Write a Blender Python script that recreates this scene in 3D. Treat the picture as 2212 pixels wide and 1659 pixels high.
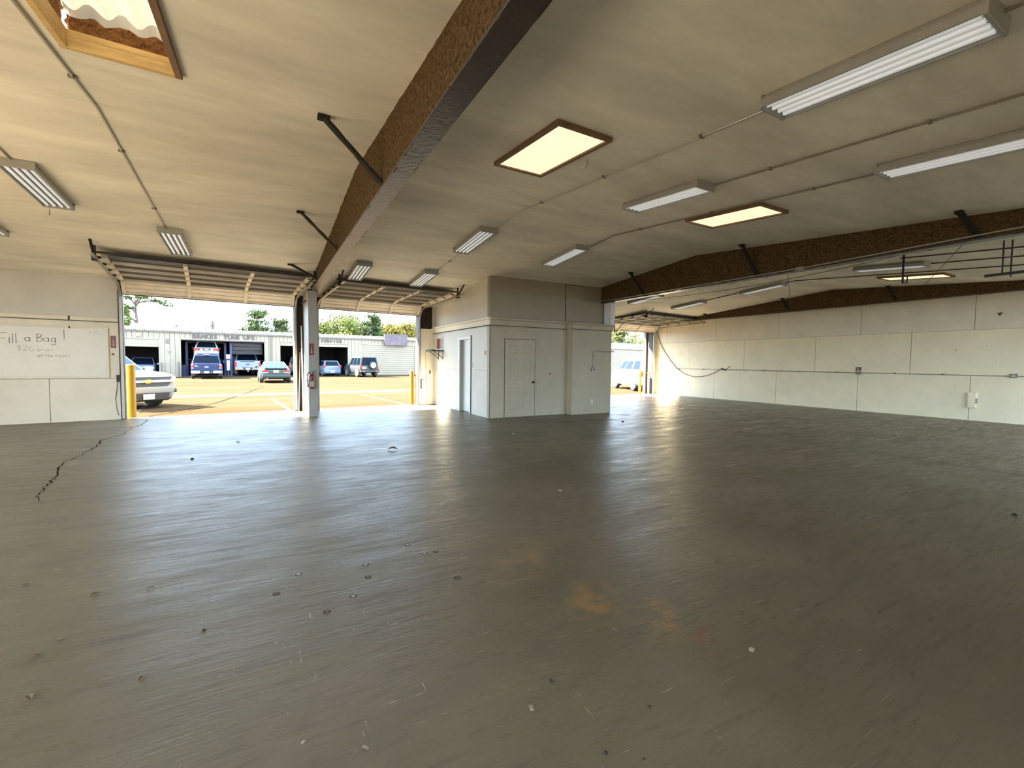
import bpy, bmesh, math, random
from mathutils import Vector, Matrix
random.seed(7)
PI = math.pi
for o in list(bpy.data.objects):
    bpy.data.objects.remove(o)
SC = bpy.context.scene
COL = SC.collection

# ------------------------------------------------------------------ camera
F_PX, YAW, PIT, ROL, CAMH = 954.35, 0.512576, -0.047397, -0.01029, 1.45
_f = Vector((math.sin(YAW)*math.cos(PIT), math.cos(YAW)*math.cos(PIT), math.sin(PIT)))
_r = Vector((math.cos(YAW), -math.sin(YAW), 0))
_d = _f.cross(_r)
_c, _s = math.cos(ROL), math.sin(ROL)
_R, _D = _c*_r + _s*_d, -_s*_r + _c*_d
cam = bpy.data.cameras.new('camera')
camo = bpy.data.objects.new('camera', cam)
COL.objects.link(camo)
cam.sensor_width = 36
cam.lens = F_PX/2212*36
cam.clip_end = 500
camo.matrix_world = Matrix(((_R.x, -_D.x, -_f.x, 0), (_R.y, -_D.y, -_f.y, 0), (_R.z, -_D.z, -_f.z, CAMH), (0, 0, 0, 1)))
SC.camera = camo

# ------------------------------------------------------------------ sky, sun, exposure
w = bpy.data.worlds.new('sky')
SC.world = w
w.use_nodes = True
nt = w.node_tree
nt.nodes.clear()
wo = nt.nodes.new('ShaderNodeOutputWorld')
bg = nt.nodes.new('ShaderNodeBackground')
tc = nt.nodes.new('ShaderNodeTexCoord')
sx = nt.nodes.new('ShaderNodeSeparateXYZ')
rp = nt.nodes.new('ShaderNodeValToRGB')
nt.links.new(tc.outputs['Generated'], sx.inputs[0])
nt.links.new(sx.outputs['Z'], rp.inputs[0])
nt.links.new(rp.outputs[0], bg.inputs['Color'])
nt.links.new(bg.outputs[0], wo.inputs['Surface'])
e = rp.color_ramp.elements
e[0].position, e[0].color = 0.0, (0.64, 0.82, 1.0, 1)
e[1].position, e[1].color = 1.0, (0.56, 0.74, 1.0, 1)
k = rp.color_ramp.elements.new(0.2)
k.color = (0.57, 0.77, 1.0, 1)
bg.inputs['Strength'].default_value = 2.1
sun = bpy.data.lights.new('sun', 'SUN')
sun.energy = 17.0
sun.angle = 0.009
sun.color = (1.0, 0.93, 0.82)
suno = bpy.data.objects.new('sun', sun)
COL.objects.link(suno)
suno.rotation_euler = Vector((1.2, -0.645, -1.0)).to_track_quat('-Z', 'Y').to_euler()
suno.location = (0, 30, 40)
vs = SC.view_settings
vs.view_transform = 'Standard'
vs.look = 'None'
vs.gamma = 1
vs.use_curve_mapping = False
vs.exposure = 2.25

# ------------------------------------------------------------------ helpers
TH = math.atan(0.092)
CT, ST = math.cos(TH), math.sin(TH)
YF = 14.13                                   # front wall: Y = YF + 0.092 X
YB = 46.9                                    # service building facade
def W(u, v=0, z=0, y0=YF):
    return Vector((u*CT - v*ST, y0 + u*ST + v*CT, z))
def front_y(x): return YF + 0.092*x
def ceil_z(x, y): return 4.0 - 0.083*abs(y - 6.2 - 0.092*x)

class MB:
    def __init__(s): s.v, s.f = [], []
    def add(s, vs, fs):
        n = len(s.v); s.v += [tuple(p) for p in vs]; s.f += [tuple(i+n for i in f) for f in fs]; return s
    def box(s, x0, x1, y0, y1, z0, z1, m=None):
        p = [(x, y, z) for z in (z0, z1) for (x, y) in ((x0, y0), (x1, y0), (x1, y1), (x0, y1))]
        if m is not None: p = [m @ Vector(q) for q in p]
        return s.add(p, [(3, 2, 1, 0), (4, 5, 6, 7), (0, 1, 5, 4), (1, 2, 6, 5), (2, 3, 7, 6), (3, 0, 4, 7)])
    def hexa(s, b, t):      # bottom 4, top 4 (ccw from above)
        return s.add(list(b)+list(t), [(3, 2, 1, 0), (4, 5, 6, 7), (0, 1, 5, 4), (1, 2, 6, 5), (2, 3, 7, 6), (3, 0, 4, 7)])
    def bar(s, a, b, wd, ht, up=(0, 0, 1)):
        a, b = Vector(a), Vector(b); d = (b-a).normalized(); up = Vector(up)
        sd = d.cross(up)
        if sd.length < 1e-4: sd = d.cross(Vector((1, 0, 0)))
        sd.normalize(); up = sd.cross(d)
        q = [sd*(i*wd/2)+up*(j*ht/2) for i, j in ((-1, -1), (1, -1), (1, 1), (-1, 1))]
        return s.add([a+k for k in q]+[b+k for k in q], [(0, 1, 2, 3), (7, 6, 5, 4), (0, 4, 5, 1), (1, 5, 6, 2), (2, 6, 7, 3), (3, 7, 4, 0)])
    def tube(s, pts, r, n=8):
        pts = [Vector(p) for p in pts]; rings = []
        for i, p in enumerate(pts):
            d = (pts[min(i+1, len(pts)-1)]-pts[max(i-1, 0)]).normalized()
            a = d.cross(Vector((0, 0, 1)))
            if a.length < 1e-3: a = d.cross(Vector((1, 0, 0)))
            a.normalize(); b = d.cross(a)
            rr = r[i] if isinstance(r, (list, tuple)) else r
            rings.append([p+a*rr*math.cos(2*PI*k/n)+b*rr*math.sin(2*PI*k/n) for k in range(n)])
        return s.loft(rings)
    def loft(s, rings, cap=True):
        n = len(rings[0]); vs = [p for r in rings for p in r]; fs = []
        for i in range(len(rings)-1):
            for k in range(n):
                fs.append((i*n+k, i*n+(k+1) % n, (i+1)*n+(k+1) % n, (i+1)*n+k))
        if cap: fs += [tuple(range(n-1, -1, -1)), tuple((len(rings)-1)*n+k for k in range(n))]
        return s.add(vs, fs)
    def cyl(s, a, b, r, n=16, r2=None):
        return s.tube([a, b], [r, r if r2 is None else r2], n)
    def poly(s, pts, nrm, th):      # extruded polygon
        pts = [Vector(p) for p in pts]; nrm = Vector(nrm); n = len(pts)
        vs = pts+[p+nrm*th for p in pts]
        fs = [tuple(range(n-1, -1, -1)), tuple(range(n, 2*n))]+[(i, (i+1) % n, n+(i+1) % n, n+i) for i in range(n)]
        return s.add(vs, fs)
    def build(s, name, mat, parent=None, bevel=0, smooth=False, seg=1, loc=None, rz=0):
        me = bpy.data.meshes.new(name)
        me.from_pydata(s.v, [], s.f)
        bm = bmesh.new(); bm.from_mesh(me)
        bmesh.ops.recalc_face_normals(bm, faces=bm.faces)
        if bevel:
            ed = [e for e in bm.edges if len(e.link_faces) == 2 and e.calc_face_angle(0) > 0.5]
            bmesh.ops.bevel(bm, geom=ed, offset=bevel, segments=seg, affect='EDGES', clamp_overlap=True, profile=0.5)
        bm.to_mesh(me); bm.free()
        if smooth:
            for p in me.polygons: p.use_smooth = True
            try: me.set_sharp_from_angle(angle=0.7)
            except Exception: pass
        me.materials.append(mat)
        o = bpy.data.objects.new(name, me); COL.objects.link(o)
        if parent: o.parent = parent
        if loc is not None: o.location = loc
        if rz: o.rotation_euler = (0, 0, rz)
        return o

def tag(o, label, cat, group=None):
    o['label'] = label; o['category'] = cat
    if group: o['group'] = group
    return o
def thing(name, label, cat, loc=(0, 0, 0), rz=0, group=None):
    o = bpy.data.objects.new(name, None); COL.objects.link(o)
    o.empty_display_size = 0.1
    o.location = loc; o.rotation_euler = (0, 0, rz)
    return tag(o, label, cat, group)
def struct(o, label=None):
    o['kind'] = 'structure'
    if label: o['label'] = label
    return o
def share(src, name, parent, loc=None, rot=None):
    o = bpy.data.objects.new(name, src.data); COL.objects.link(o); o.parent = parent
    if loc is not None: o.location = loc
    if rot is not None: o.rotation_euler = rot
    return o
def copy_tree(o, parent=None):
    c = o.copy(); COL.objects.link(c); c.parent = parent
    for ch in o.children: copy_tree(ch, c)
    return c
def text_obj(txt, size, mat, name, parent, m, ext=0.004, bold=0.0):
    cu = bpy.data.curves.new(name, 'FONT'); cu.body = txt; cu.size = size; cu.extrude = ext; cu.offset = bold
    cu.align_x = 'CENTER'; cu.align_y = 'CENTER'; cu.resolution_u = 2
    t = bpy.data.objects.new(name, cu); COL.objects.link(t)
    me = bpy.data.meshes.new_from_object(t)
    bpy.data.objects.remove(t); bpy.data.curves.remove(cu)
    me.materials.clear(); me.materials.append(mat)
    o = bpy.data.objects.new(name, me); COL.objects.link(o); o.parent = parent
    o.matrix_local = m
    return o
FACE_NEG_Y = Matrix.Rotation(PI/2, 4, 'X')             # text readable from -Y side

# ------------------------------------------------------------------ materials
def lnk(t, a, b): t.links.new(a, b)
def mat(name, c, r=0.6, var=0.12, scale=4, bump=0.0, bscale=40, metal=0, coat=0, spec=0.5, emit=None, es=1, c2=None, stretch=None, specks=0.0, world=False):
    m = bpy.data.materials.new(name); m.use_nodes = True
    t = m.node_tree; b = t.nodes['Principled BSDF']
    b.inputs['Roughness'].default_value = r; b.inputs['Metallic'].default_value = metal
    b.inputs['Specular IOR Level'].default_value = spec; b.inputs['Coat Weight'].default_value = coat
    tcn = t.nodes.new('ShaderNodeTexCoord'); out = tcn.outputs['Object']
    if world:
        g = t.nodes.new('ShaderNodeNewGeometry'); out = g.outputs['Position']
    mp = t.nodes.new('ShaderNodeMapping'); lnk(t, out, mp.inputs[0])
    if stretch: mp.inputs['Scale'].default_value = stretch
    n = t.nodes.new('ShaderNodeTexNoise'); n.inputs['Scale'].default_value = scale; n.inputs['Detail'].default_value = 6; n.inputs['Roughness'].default_value = 0.65
    lnk(t, mp.outputs[0], n.inputs['Vector'])
    rm = t.nodes.new('ShaderNodeValToRGB')
    c2 = c2 or tuple(x*(1-var) for x in c)
    c1 = tuple(min(1, x*(1+var*0.5)) for x in c)
    rm.color_ramp.elements[0].position = 0.3; rm.color_ramp.elements[0].color = (*c2, 1)
    rm.color_ramp.elements[1].position = 0.7; rm.color_ramp.elements[1].color = (*c1, 1)
    lnk(t, n.outputs['Fac'], rm.inputs[0]); col = rm.outputs[0]
    if specks:
        n3 = t.nodes.new('ShaderNodeTexNoise'); n3.inputs['Scale'].default_value = 9; n3.inputs['Detail'].default_value = 3
        lnk(t, mp.outputs[0], n3.inputs['Vector'])
        r3 = t.nodes.new('ShaderNodeValToRGB'); r3.color_ramp.elements[0].position = 0.70; r3.color_ramp.elements[0].color = (0, 0, 0, 1)
        r3.color_ramp.elements[1].position = 0.74; r3.color_ramp.elements[1].color = (1, 1, 1, 1)
        lnk(t, n3.outputs['Fac'], r3.inputs[0])
        mu = t.nodes.new('ShaderNodeMath'); mu.operation = 'MULTIPLY'; mu.inputs[1].default_value = specks; lnk(t, r3.outputs[0], mu.inputs[0])
        mx = t.nodes.new('ShaderNodeMixRGB'); lnk(t, mu.outputs[0], mx.inputs[0]); lnk(t, col, mx.inputs[1]); mx.inputs[2].default_value = (0.13, 0.11, 0.09, 1); col = mx.outputs[0]
    lnk(t, col, b.inputs['Base Color'])
    if bump:
        n2 = t.nodes.new('ShaderNodeTexNoise'); n2.inputs['Scale'].default_value = bscale; n2.inputs['Detail'].default_value = 4
        lnk(t, mp.outputs[0], n2.inputs['Vector'])
        bp = t.nodes.new('ShaderNodeBump'); bp.inputs['Strength'].default_value = bump; bp.inputs['Distance'].default_value = 0.02
        lnk(t, n2.outputs['Fac'], bp.inputs['Height']); lnk(t, bp.outputs[0], b.inputs['Normal'])
    if emit:
        b.inputs['Emission Color'].default_value = (*emit, 1); b.inputs['Emission Strength'].default_value = es
    return m

def floor_material():
    m = bpy.data.materials.new('painted_concrete'); m.use_nodes = True
    t = m.node_tree; b = t.nodes['Principled BSDF']
    g = t.nodes.new('ShaderNodeNewGeometry')
    def noise(scale, detail=6, rough=0.6, st=(1, 1, 1), rot=0):
        mp = t.nodes.new('ShaderNodeMapping'); mp.inputs['Scale'].default_value = st; mp.inputs['Rotation'].default_value = (0, 0, rot)
        lnk(t, g.outputs['Position'], mp.inputs[0])
        n = t.nodes.new('ShaderNodeTexNoise'); n.inputs['Scale'].default_value = scale; n.inputs['Detail'].default_value = detail; n.inputs['Roughness'].default_value = rough
        lnk(t, mp.outputs[0], n.inputs['Vector']); return n.outputs['Fac']
    def ramp(fac, p0, p1, c0=(0, 0, 0), c1=(1, 1, 1)):
        r = t.nodes.new('ShaderNodeValToRGB'); r.color_ramp.elements[0].position = p0; r.color_ramp.elements[1].position = p1
        r.color_ramp.elements[0].color = (*c0, 1); r.color_ramp.elements[1].color = (*c1, 1); lnk(t, fac, r.inputs[0]); return r.outputs[0]
    def mix(fac, a, bcol, k=1.0):
        if k != 1.0:
            mm = t.nodes.new('ShaderNodeMath'); mm.operation = 'MULTIPLY'; mm.inputs[1].default_value = k; lnk(t, fac, mm.inputs[0]); fac = mm.outputs[0]
        x = t.nodes.new('ShaderNodeMixRGB'); lnk(t, fac, x.inputs[0]); lnk(t, a, x.inputs[1]); x.inputs[2].default_value = (*bcol, 1); return x.outputs[0]
    def mul(a, c):
        x = t.nodes.new('ShaderNodeMath'); x.operation = 'MULTIPLY'; lnk(t, a, x.inputs[0]); lnk(t, c, x.inputs[1]); return x.outputs[0]
    def spot(x, y, rx, ry, rot=0):
        mp = t.nodes.new('ShaderNodeMapping'); mp.vector_type = 'TEXTURE'
        mp.inputs['Location'].default_value = (x, y, 0); mp.inputs['Scale'].default_value = (rx, ry, 5); mp.inputs['Rotation'].default_value = (0, 0, rot)
        lnk(t, g.outputs['Position'], mp.inputs[0])
        gr = t.nodes.new('ShaderNodeTexGradient'); gr.gradient_type = 'SPHERICAL'; lnk(t, mp.outputs[0], gr.inputs[0]); return gr.outputs['Fac']
    col = ramp(noise(0.7, 8), 0.3, 0.72, FL0, FL1)
    col = mix(ramp(noise(0.9, 7, 0.7, (0.35, 1.6, 1), 0.5), 0.5, 0.72), col, (0.14, 0.12, 0.10), 0.55)
    col = mix(ramp(noise(2.6, 6, 0.75, (0.3, 2.5, 1), 0.75), 0.56, 0.70), col, (0.10, 0.088, 0.075), 0.6)
    patch = noise(5.5, 6, 0.72)
    for (x, y, rx, ry, rt, c, kk) in ((1.75, 2.05, 0.35, 0.22, 0.9, (0.34, 0.20, 0.07), 1.6), (1.95, 1.72, 0.30, 0.2, 0.8, (0.31, 0.18, 0.07), 1.6), (1.62, 2.75, 0.55, 0.3, 0.6, (0.36, 0.22, 0.12), 1.2), (2.35, 2.6, 0.6, 0.35, 0.4, (0.2, 0.12, 0.09), 1.2),
                                     (2.05, 1.5, 0.22, 0.12, 0.9, (0.22, 0.10, 0.07), 1.5), (4.7, 4.6, 1.0, 0.5, 0.3, (0.30, 0.27, 0.14), 0.8), (2.9, 3.6, 0.7, 0.4, 0.3, (0.24, 0.15, 0.11), 0.9), (3.4, 6.3, 1.2, 0.5, 0.4, (0.2, 0.14, 0.11), 0.8), (0.2, 1.9, 0.7, 0.25, 0.5, (0.25, 0.17, 0.13), 0.7), (7.5, 4.0, 1.0, 0.5, 0.2, (0.24, 0.14, 0.1), 0.8)):
        col = mix(mul(spot(x, y, rx, ry, rt), ramp(patch, 0.42, 0.62)), col, c, kk*0.65)
    def area(f, x, y, rx, ry, rt=0): return mul(f, ramp(spot(x, y, rx, ry, rt), 0.0, 0.35))
    scr = ramp(noise(26, 3, 0.6, (0.12, 2.2, 1), -0.75), 0.69, 0.715)
    scr2 = ramp(noise(30, 3, 0.6, (2.0, 0.15, 1), -0.4), 0.70, 0.72)
    chip = ramp(noise(38, 4, 0.7), 0.68, 0.70)
    col = mix(area(scr, 1.9, 2.3, 2.0, 1.8), col, (0.50, 0.44, 0.34), 0.8)
    col = mix(area(scr2, 1.2, 2.3, 1.8, 1.8), col, (0.50, 0.44, 0.34), 0.7)
    col = mix(area(chip, 1.5, 2.7, 1.6, 1.1), col, (0.52, 0.45, 0.30), 0.75)
    dk = ramp(noise(14, 4, 0.6, (0.35, 1.9, 1), 0.9), 0.66, 0.72)
    col = mix(dk, col, (0.10, 0.085, 0.07), 0.35)
    fine = noise(7, 6, 0.75, (0.28, 2.4, 1), 0.42)
    col = mix(ramp(fine, 0.56, 0.70), col, (0.085, 0.07, 0.055), 0.55)
    fine2 = noise(22, 4, 0.7, (0.22, 2.2, 1), -0.25)
    col = mix(mul(ramp(fine2, 0.62, 0.72), ramp(noise(1.1, 4), 0.45, 0.65)), col, (0.07, 0.058, 0.045), 0.5)
    whites = ramp(noise(24, 3, 0.6, (0.16, 2.4, 1), 1.15), 0.705, 0.73)
    col = mix(area(whites, 1.7, 2.4, 2.6, 2.2), col, (0.42, 0.37, 0.28), 0.6)
    dk2 = ramp(noise(19, 3, 0.6), 0.73, 0.75)
    col = mix(dk2, col, (0.05, 0.04, 0.035), 0.6)
    lnk(t, col, b.inputs['Base Color'])
    av = t.nodes.new('ShaderNodeMath'); av.operation = 'MULTIPLY_ADD'; lnk(t, fine, av.inputs[0]); av.inputs[1].default_value = 0.6; hf = t.nodes.new('ShaderNodeMath'); hf.operation = 'MULTIPLY'; hf.inputs[1].default_value = 0.4; lnk(t, noise(1.6, 7, 0.7, (0.5, 1.6, 1), 0.5), hf.inputs[0]); lnk(t, hf.outputs[0], av.inputs[2])
    rg = t.nodes.new('ShaderNodeMapRange'); lnk(t, av.outputs[0], rg.inputs[0])
    rg.inputs[1].default_value = 0.38; rg.inputs[2].default_value = 0.62; rg.inputs[3].default_value = 0.22; rg.inputs[4].default_value = 0.50
    lnk(t, rg.outputs[0], b.inputs['Roughness'])
    b.inputs['Specular IOR Level'].default_value = 0.3; b.inputs['IOR'].default_value = 1.3
    bp = t.nodes.new('ShaderNodeBump'); bp.inputs['Strength'].default_value = 0.36; bp.inputs['Distance'].default_value = 0.02
    ad = t.nodes.new('ShaderNodeMath'); ad.operation = 'ADD'; lnk(t, noise(2.2, 6, 0.65, (0.5, 1.8, 1), 0.45), ad.inputs[0]); lnk(t, mul(fine2, fine), ad.inputs[1])
    lnk(t, ad.outputs[0], bp.inputs['Height']); lnk(t, bp.outputs[0], b.inputs['Normal'])
    return m
FL0, FL1 = (0.134, 0.112, 0.070), (0.198, 0.171, 0.116)
M = {}
M['floor'] = floor_material()
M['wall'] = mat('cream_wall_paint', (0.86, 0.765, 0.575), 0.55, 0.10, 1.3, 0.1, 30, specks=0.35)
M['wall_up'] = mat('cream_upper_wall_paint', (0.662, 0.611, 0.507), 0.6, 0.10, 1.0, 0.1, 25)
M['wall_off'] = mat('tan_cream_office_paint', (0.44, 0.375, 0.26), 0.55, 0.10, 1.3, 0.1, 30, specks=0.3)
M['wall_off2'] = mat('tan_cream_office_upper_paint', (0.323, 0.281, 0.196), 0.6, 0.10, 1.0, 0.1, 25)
M['wall_side'] = mat('white_office_side_paint', (0.70, 0.66, 0.56), 0.5, 0.08, 1.5, 0.15, 30, specks=0.3)
M['wallw'] = mat('white_side_wall_paint', (0.94, 0.82, 0.56), 0.5, 0.08, 1.5, 0.15, 30, specks=0.3)
M['ceil'] = mat('painted_ceiling_sheet', (0.90, 0.81, 0.67), 0.7, 0.26, 0.9, 0.25, 1.6, world=True, stretch=(0.45, 1.5, 1))
M['fiber'] = mat('brown_sprayed_insulation', (0.15, 0.095, 0.042), 0.95, 0.5, 30, 1.0, 60, c2=(0.025, 0.015, 0.008), spec=0.1)
M['steel'] = mat('dark_brown_beam_paint', (0.06, 0.042, 0.036), 0.33, 0.4, 5, 0.2, 20)
M['brace'] = mat('dark_furry_steel', (0.02, 0.016, 0.012), 0.9, 0.4, 20, 0.8, 50)
M['black'] = mat('black_paint', (0.015, 0.014, 0.013), 0.5)
M['darkvoid'] = mat('dark_brown_shaded_fill', (0.04, 0.028, 0.02), 0.9, 0.4, 8, 0.5, 20)  # brown insulation colour, darkened to stand for backlit shade and an unlit void
M['jamb'] = mat('brown_jamb_steel', (0.075, 0.058, 0.042), 0.55, 0.4, 3, stretch=(4, 4, 0.6))
M['column'] = mat('grey_white_column_paint', (0.340, 0.327, 0.289), 0.5, 0.08, 3)
M['doorskin'] = mat('dark_door_sheet', (0.035, 0.028, 0.021), 0.6, 0.15, 3)  # near-black tone on every door section but the bottom one
M['rib'] = mat('beige_door_rib', (0.74, 0.64, 0.50), 0.5, 0.15, 3)
M['galv'] = mat('galvanised_steel', (0.38, 0.35, 0.30), 0.4, 0.15, 8, metal=0.6)
M['emt'] = mat('conduit_steel', (0.50, 0.47, 0.41), 0.4, 0.1, 6, metal=0.5)
M['emtd'] = mat('dull_conduit', (0.22, 0.19, 0.15), 0.5, 0.2, 6)
M['fixture'] = mat('grey_enamel_fixture', (0.36, 0.35, 0.32), 0.4, 0.12, 6)
M['reflector'] = mat('dark_reflector_trough', (0.20, 0.20, 0.19), 0.35, 0.1, 6)
M['tubew'] = mat('fluorescent_tube_glass', (0.92, 0.93, 0.94), 0.15, 0.03, 6, emit=(0.95, 0.98, 1.0), es=0.05)  # faint glow added to whiten tubes that are switched off
M['glow'] = mat('backlit_skylight_panel', (0.85, 0.75, 0.45), 0.6, 0.05, 6, emit=(1.0, 0.90, 0.56), es=0.225, specks=0.25)
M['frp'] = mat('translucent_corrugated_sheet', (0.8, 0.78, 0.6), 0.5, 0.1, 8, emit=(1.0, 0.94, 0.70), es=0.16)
M['pine'] = mat('yellow_pine_lumber', (0.72, 0.46, 0.17), 0.6, 0.3, 4, stretch=(1, 6, 6))
M['oldwood'] = mat('stained_wood_frame', (0.22, 0.115, 0.05), 0.6, 0.4, 6)
M['rust_ins'] = mat('rusty_brown_insulation', (0.30, 0.13, 0.035), 0.95, 0.6, 22, 1.0, 50, c2=(0.10, 0.035, 0.01))
M['white'] = mat('white_paint', (0.80, 0.79, 0.75), 0.45, 0.05)
M['board'] = mat('whiteboard_surface', (0.76, 0.68, 0.52), 0.25, 0.06, 2)
M['ink'] = mat('dark_marker_ink', (0.10, 0.095, 0.085), 0.6)
M['ink2'] = mat('faded_marker_ink', (0.36, 0.34, 0.30), 0.6)
M['red'] = mat('red_enamel', (0.32, 0.02, 0.015), 0.35)
M['dred'] = mat('dark_red_enamel', (0.20, 0.018, 0.014), 0.35)
M['orange'] = mat('orange_sticker', (0.75, 0.30, 0.10), 0.6)
M['yellow'] = mat('yellow_bollard_paint', (0.44, 0.24, 0.008), 0.45, 0.08, 4)
M['seam'] = mat('dark_joint_shadow_line', (0.10, 0.085, 0.07), 0.8)  # colours real joints and also the drawn-in shadow strips
M['crack'] = mat('dark_crack_dirt', (0.022, 0.017, 0.013), 0.9, spec=0.0)
M['leaf_dry'] = mat('dry_leaf', (0.20, 0.13, 0.06), 0.8, 0.4)
M['paper'] = mat('pale_paper_scrap', (0.42, 0.38, 0.30), 0.7)
M['grit'] = mat('dark_grit', (0.03, 0.025, 0.02), 0.8)
M['lumber'] = mat('pale_lumber', (0.60, 0.52, 0.38), 0.6, 0.2, 4)
# outdoors
M['ground'] = mat('tan_dusty_paving', (0.066, 0.047, 0.028), 0.9, 0.22, 0.35, 0.3, 6, c2=(0.057, 0.036, 0.018), world=True, stretch=(0.5, 1.6, 1), spec=0.0)
M['gutter'] = mat('pale_concrete_strip', (0.089, 0.071, 0.048), 0.9, 0.12, 1.0, world=True, spec=0.0)
M['stripe'] = mat('worn_white_stripe', (0.115, 0.098, 0.075), 0.8, 0.2, 3, spec=0.0)
M['siding'] = mat('cream_metal_siding', (0.264, 0.217, 0.149), 0.5, 0.10, 1.2)
M['trimtan'] = mat('tan_trim', (0.13, 0.11, 0.085), 0.5)
M['roofmetal'] = mat('weathered_metal_roof', (0.111, 0.102, 0.089), 0.6, 0.3, 2.5)
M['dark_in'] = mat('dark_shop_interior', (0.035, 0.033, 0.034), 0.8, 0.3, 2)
M['letter'] = mat('brown_sign_letters', (0.08, 0.06, 0.045), 0.6)
M['purple'] = mat('weathered_mauve_signboard', (0.125, 0.095, 0.105), 0.7, 0.35, 2.0)
M['liftblue'] = mat('navy_lift_post', (0.030, 0.034, 0.12), 0.4)
M['equip'] = mat('pale_shop_equipment', (0.42, 0.43, 0.44), 0.5)
M['tyre'] = mat('tyre_rubber', (0.02, 0.02, 0.02), 0.75)
M['alloy'] = mat('alloy_wheel', (0.30, 0.30, 0.30), 0.4, metal=0.4)
M['glass'] = mat('tinted_car_glass', (0.004, 0.008, 0.015), 0.15, spec=0.06)
M['glassl'] = mat('light_car_glass', (0.03, 0.058, 0.078), 0.12, spec=0.1)
M['chrome'] = mat('chrome_trim', (0.75, 0.76, 0.8), 0.12, metal=1)
M['plastic'] = mat('dark_bumper_plastic', (0.035, 0.033, 0.03), 0.55)
M['tail'] = mat('red_tail_lens', (0.42, 0.02, 0.02), 0.2)
M['lens'] = mat('clear_lamp_lens', (0.55, 0.58, 0.6), 0.12)
M['amber'] = mat('amber_lens', (0.5, 0.15, 0.03), 0.2)
M['plate'] = mat('white_licence_plate', (0.75, 0.73, 0.68), 0.5)
M['gold'] = mat('gold_emblem', (0.62, 0.40, 0.10), 0.3, metal=0.3)
M['emblue'] = mat('dark_blue_emblem', (0.02, 0.04, 0.12), 0.3)
def paint(n, c, met=0.2): return mat(n, c, 0.35, 0.04, 3, coat=0.15, metal=met, spec=0.3)
M['p_white'] = paint('white_car_paint', (0.30, 0.285, 0.255), 0)
M['p_navy'] = paint('navy_car_paint', (0.018, 0.028, 0.075))
M['p_silver'] = paint('silver_blue_car_paint', (0.204, 0.230, 0.306))
M['p_green'] = paint('dark_green_car_paint', (0.03, 0.045, 0.04))
M['p_bluegrey'] = paint('blue_grey_car_paint', (0.128, 0.162, 0.246))
M['p_char'] = paint('charcoal_car_paint', (0.04, 0.045, 0.043))
M['p_dark'] = paint('black_van_paint', (0.03, 0.03, 0.035))
M['p_tan'] = paint('champagne_car_paint', (0.306, 0.289, 0.246), 0)
M['bark'] = mat('tree_bark', (0.13, 0.095, 0.07), 0.9, 0.3, 6)
M['lf_pine'] = mat('pine_needles', (0.064, 0.089, 0.019), 0.7, 0.4, 1.5)
M['lf_green'] = mat('green_foliage', (0.111, 0.128, 0.019), 0.7, 0.4, 0.8)
M['lf_gold'] = mat('golden_autumn_foliage', (0.187, 0.128, 0.012), 0.7, 0.35, 0.6, c2=(0.12, 0.11, 0.014))
M['lf_olive'] = mat('olive_foliage', (0.128, 0.128, 0.030), 0.7, 0.4, 0.8)
for k_ in ('lf_pine', 'lf_green', 'lf_gold', 'lf_olive'):
    b_ = M[k_].node_tree.nodes['Principled BSDF']
    b_.inputs['Specular IOR Level'].default_value = 0.2

# ================================================================== SETTING
XL, XR, YBK = -7.0, 17.0, -2.0
# floor: two slabs with a control joint between them
fl = thing('floor', 'worn glossy grey painted concrete garage floor', 'floor'); del fl['category']; fl['kind'] = 'structure'
JX = 8.95
mb = MB()
mb.hexa([(XL-.2, YBK-.2, -.2), (JX-.006, YBK-.2, -.2), (JX-.006, front_y(JX)+.25, -.2), (XL-.2, front_y(XL)+.25, -.2)],
        [(XL-.2, YBK-.2, 0), (JX-.006, YBK-.2, 0), (JX-.006, front_y(JX)+.25, 0), (XL-.2, front_y(XL)+.25, 0)]).build('slab', M['floor'], fl)
mb = MB()
mb.hexa([(JX+.006, YBK-.2, -.2), (XR+.2, YBK-.2, -.2), (XR+.2, front_y(XR)+.25, -.2), (JX+.006, front_y(JX)+.25, -.2)],
        [(JX+.006, YBK-.2, 0), (XR+.2, YBK-.2, 0), (XR+.2, front_y(XR)+.25, 0), (JX+.006, front_y(JX)+.25, 0)]).build('slab', M['floor'], fl)
MB().box(JX-.008, JX+.008, YBK, 15, -.05, .0012).build('joint', M['crack'], fl)
def ribbon(pts, wd, z=0.0015):
    m_ = MB(); vs_ = []
    for i, p in enumerate(pts):
        a = Vector(pts[max(i-1, 0)]); b = Vector(pts[min(i+1, len(pts)-1)]); d = (b-a).normalized(); n_ = Vector((-d.y, d.x))
        ww = wd*(0.4+random.random()); q = Vector(p)
        vs_ += [(q.x+n_.x*ww, q.y+n_.y*ww, z), (q.x-n_.x*ww, q.y-n_.y*ww, z)]
    m_.add(vs_, [(2*i, 2*i+1, 2*i+3, 2*i+2) for i in range(len(pts)-1)]); return m_
crk = []
key = [(-2.42, 13.4), (-2.36, 12.6), (-2.43, 11.9), (-2.40, 11.0), (-2.52, 10.4), (-2.42, 9.6), (-2.40, 8.9), (-2.45, 8.3), (-2.25, 7.4), (-2.17, 7.0), (-2.12, 6.5), (-1.98, 6.13)]
for i in range(len(key)-1):
    for q in range(6):
        f_ = q/6; crk.append((key[i][0]*(1-f_)+key[i+1][0]*f_+random.uniform(-.03, .03), key[i][1]*(1-f_)+key[i+1][1]*f_))
ribbon(crk, 0.008).build('crack', M['crack'], fl)

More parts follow.
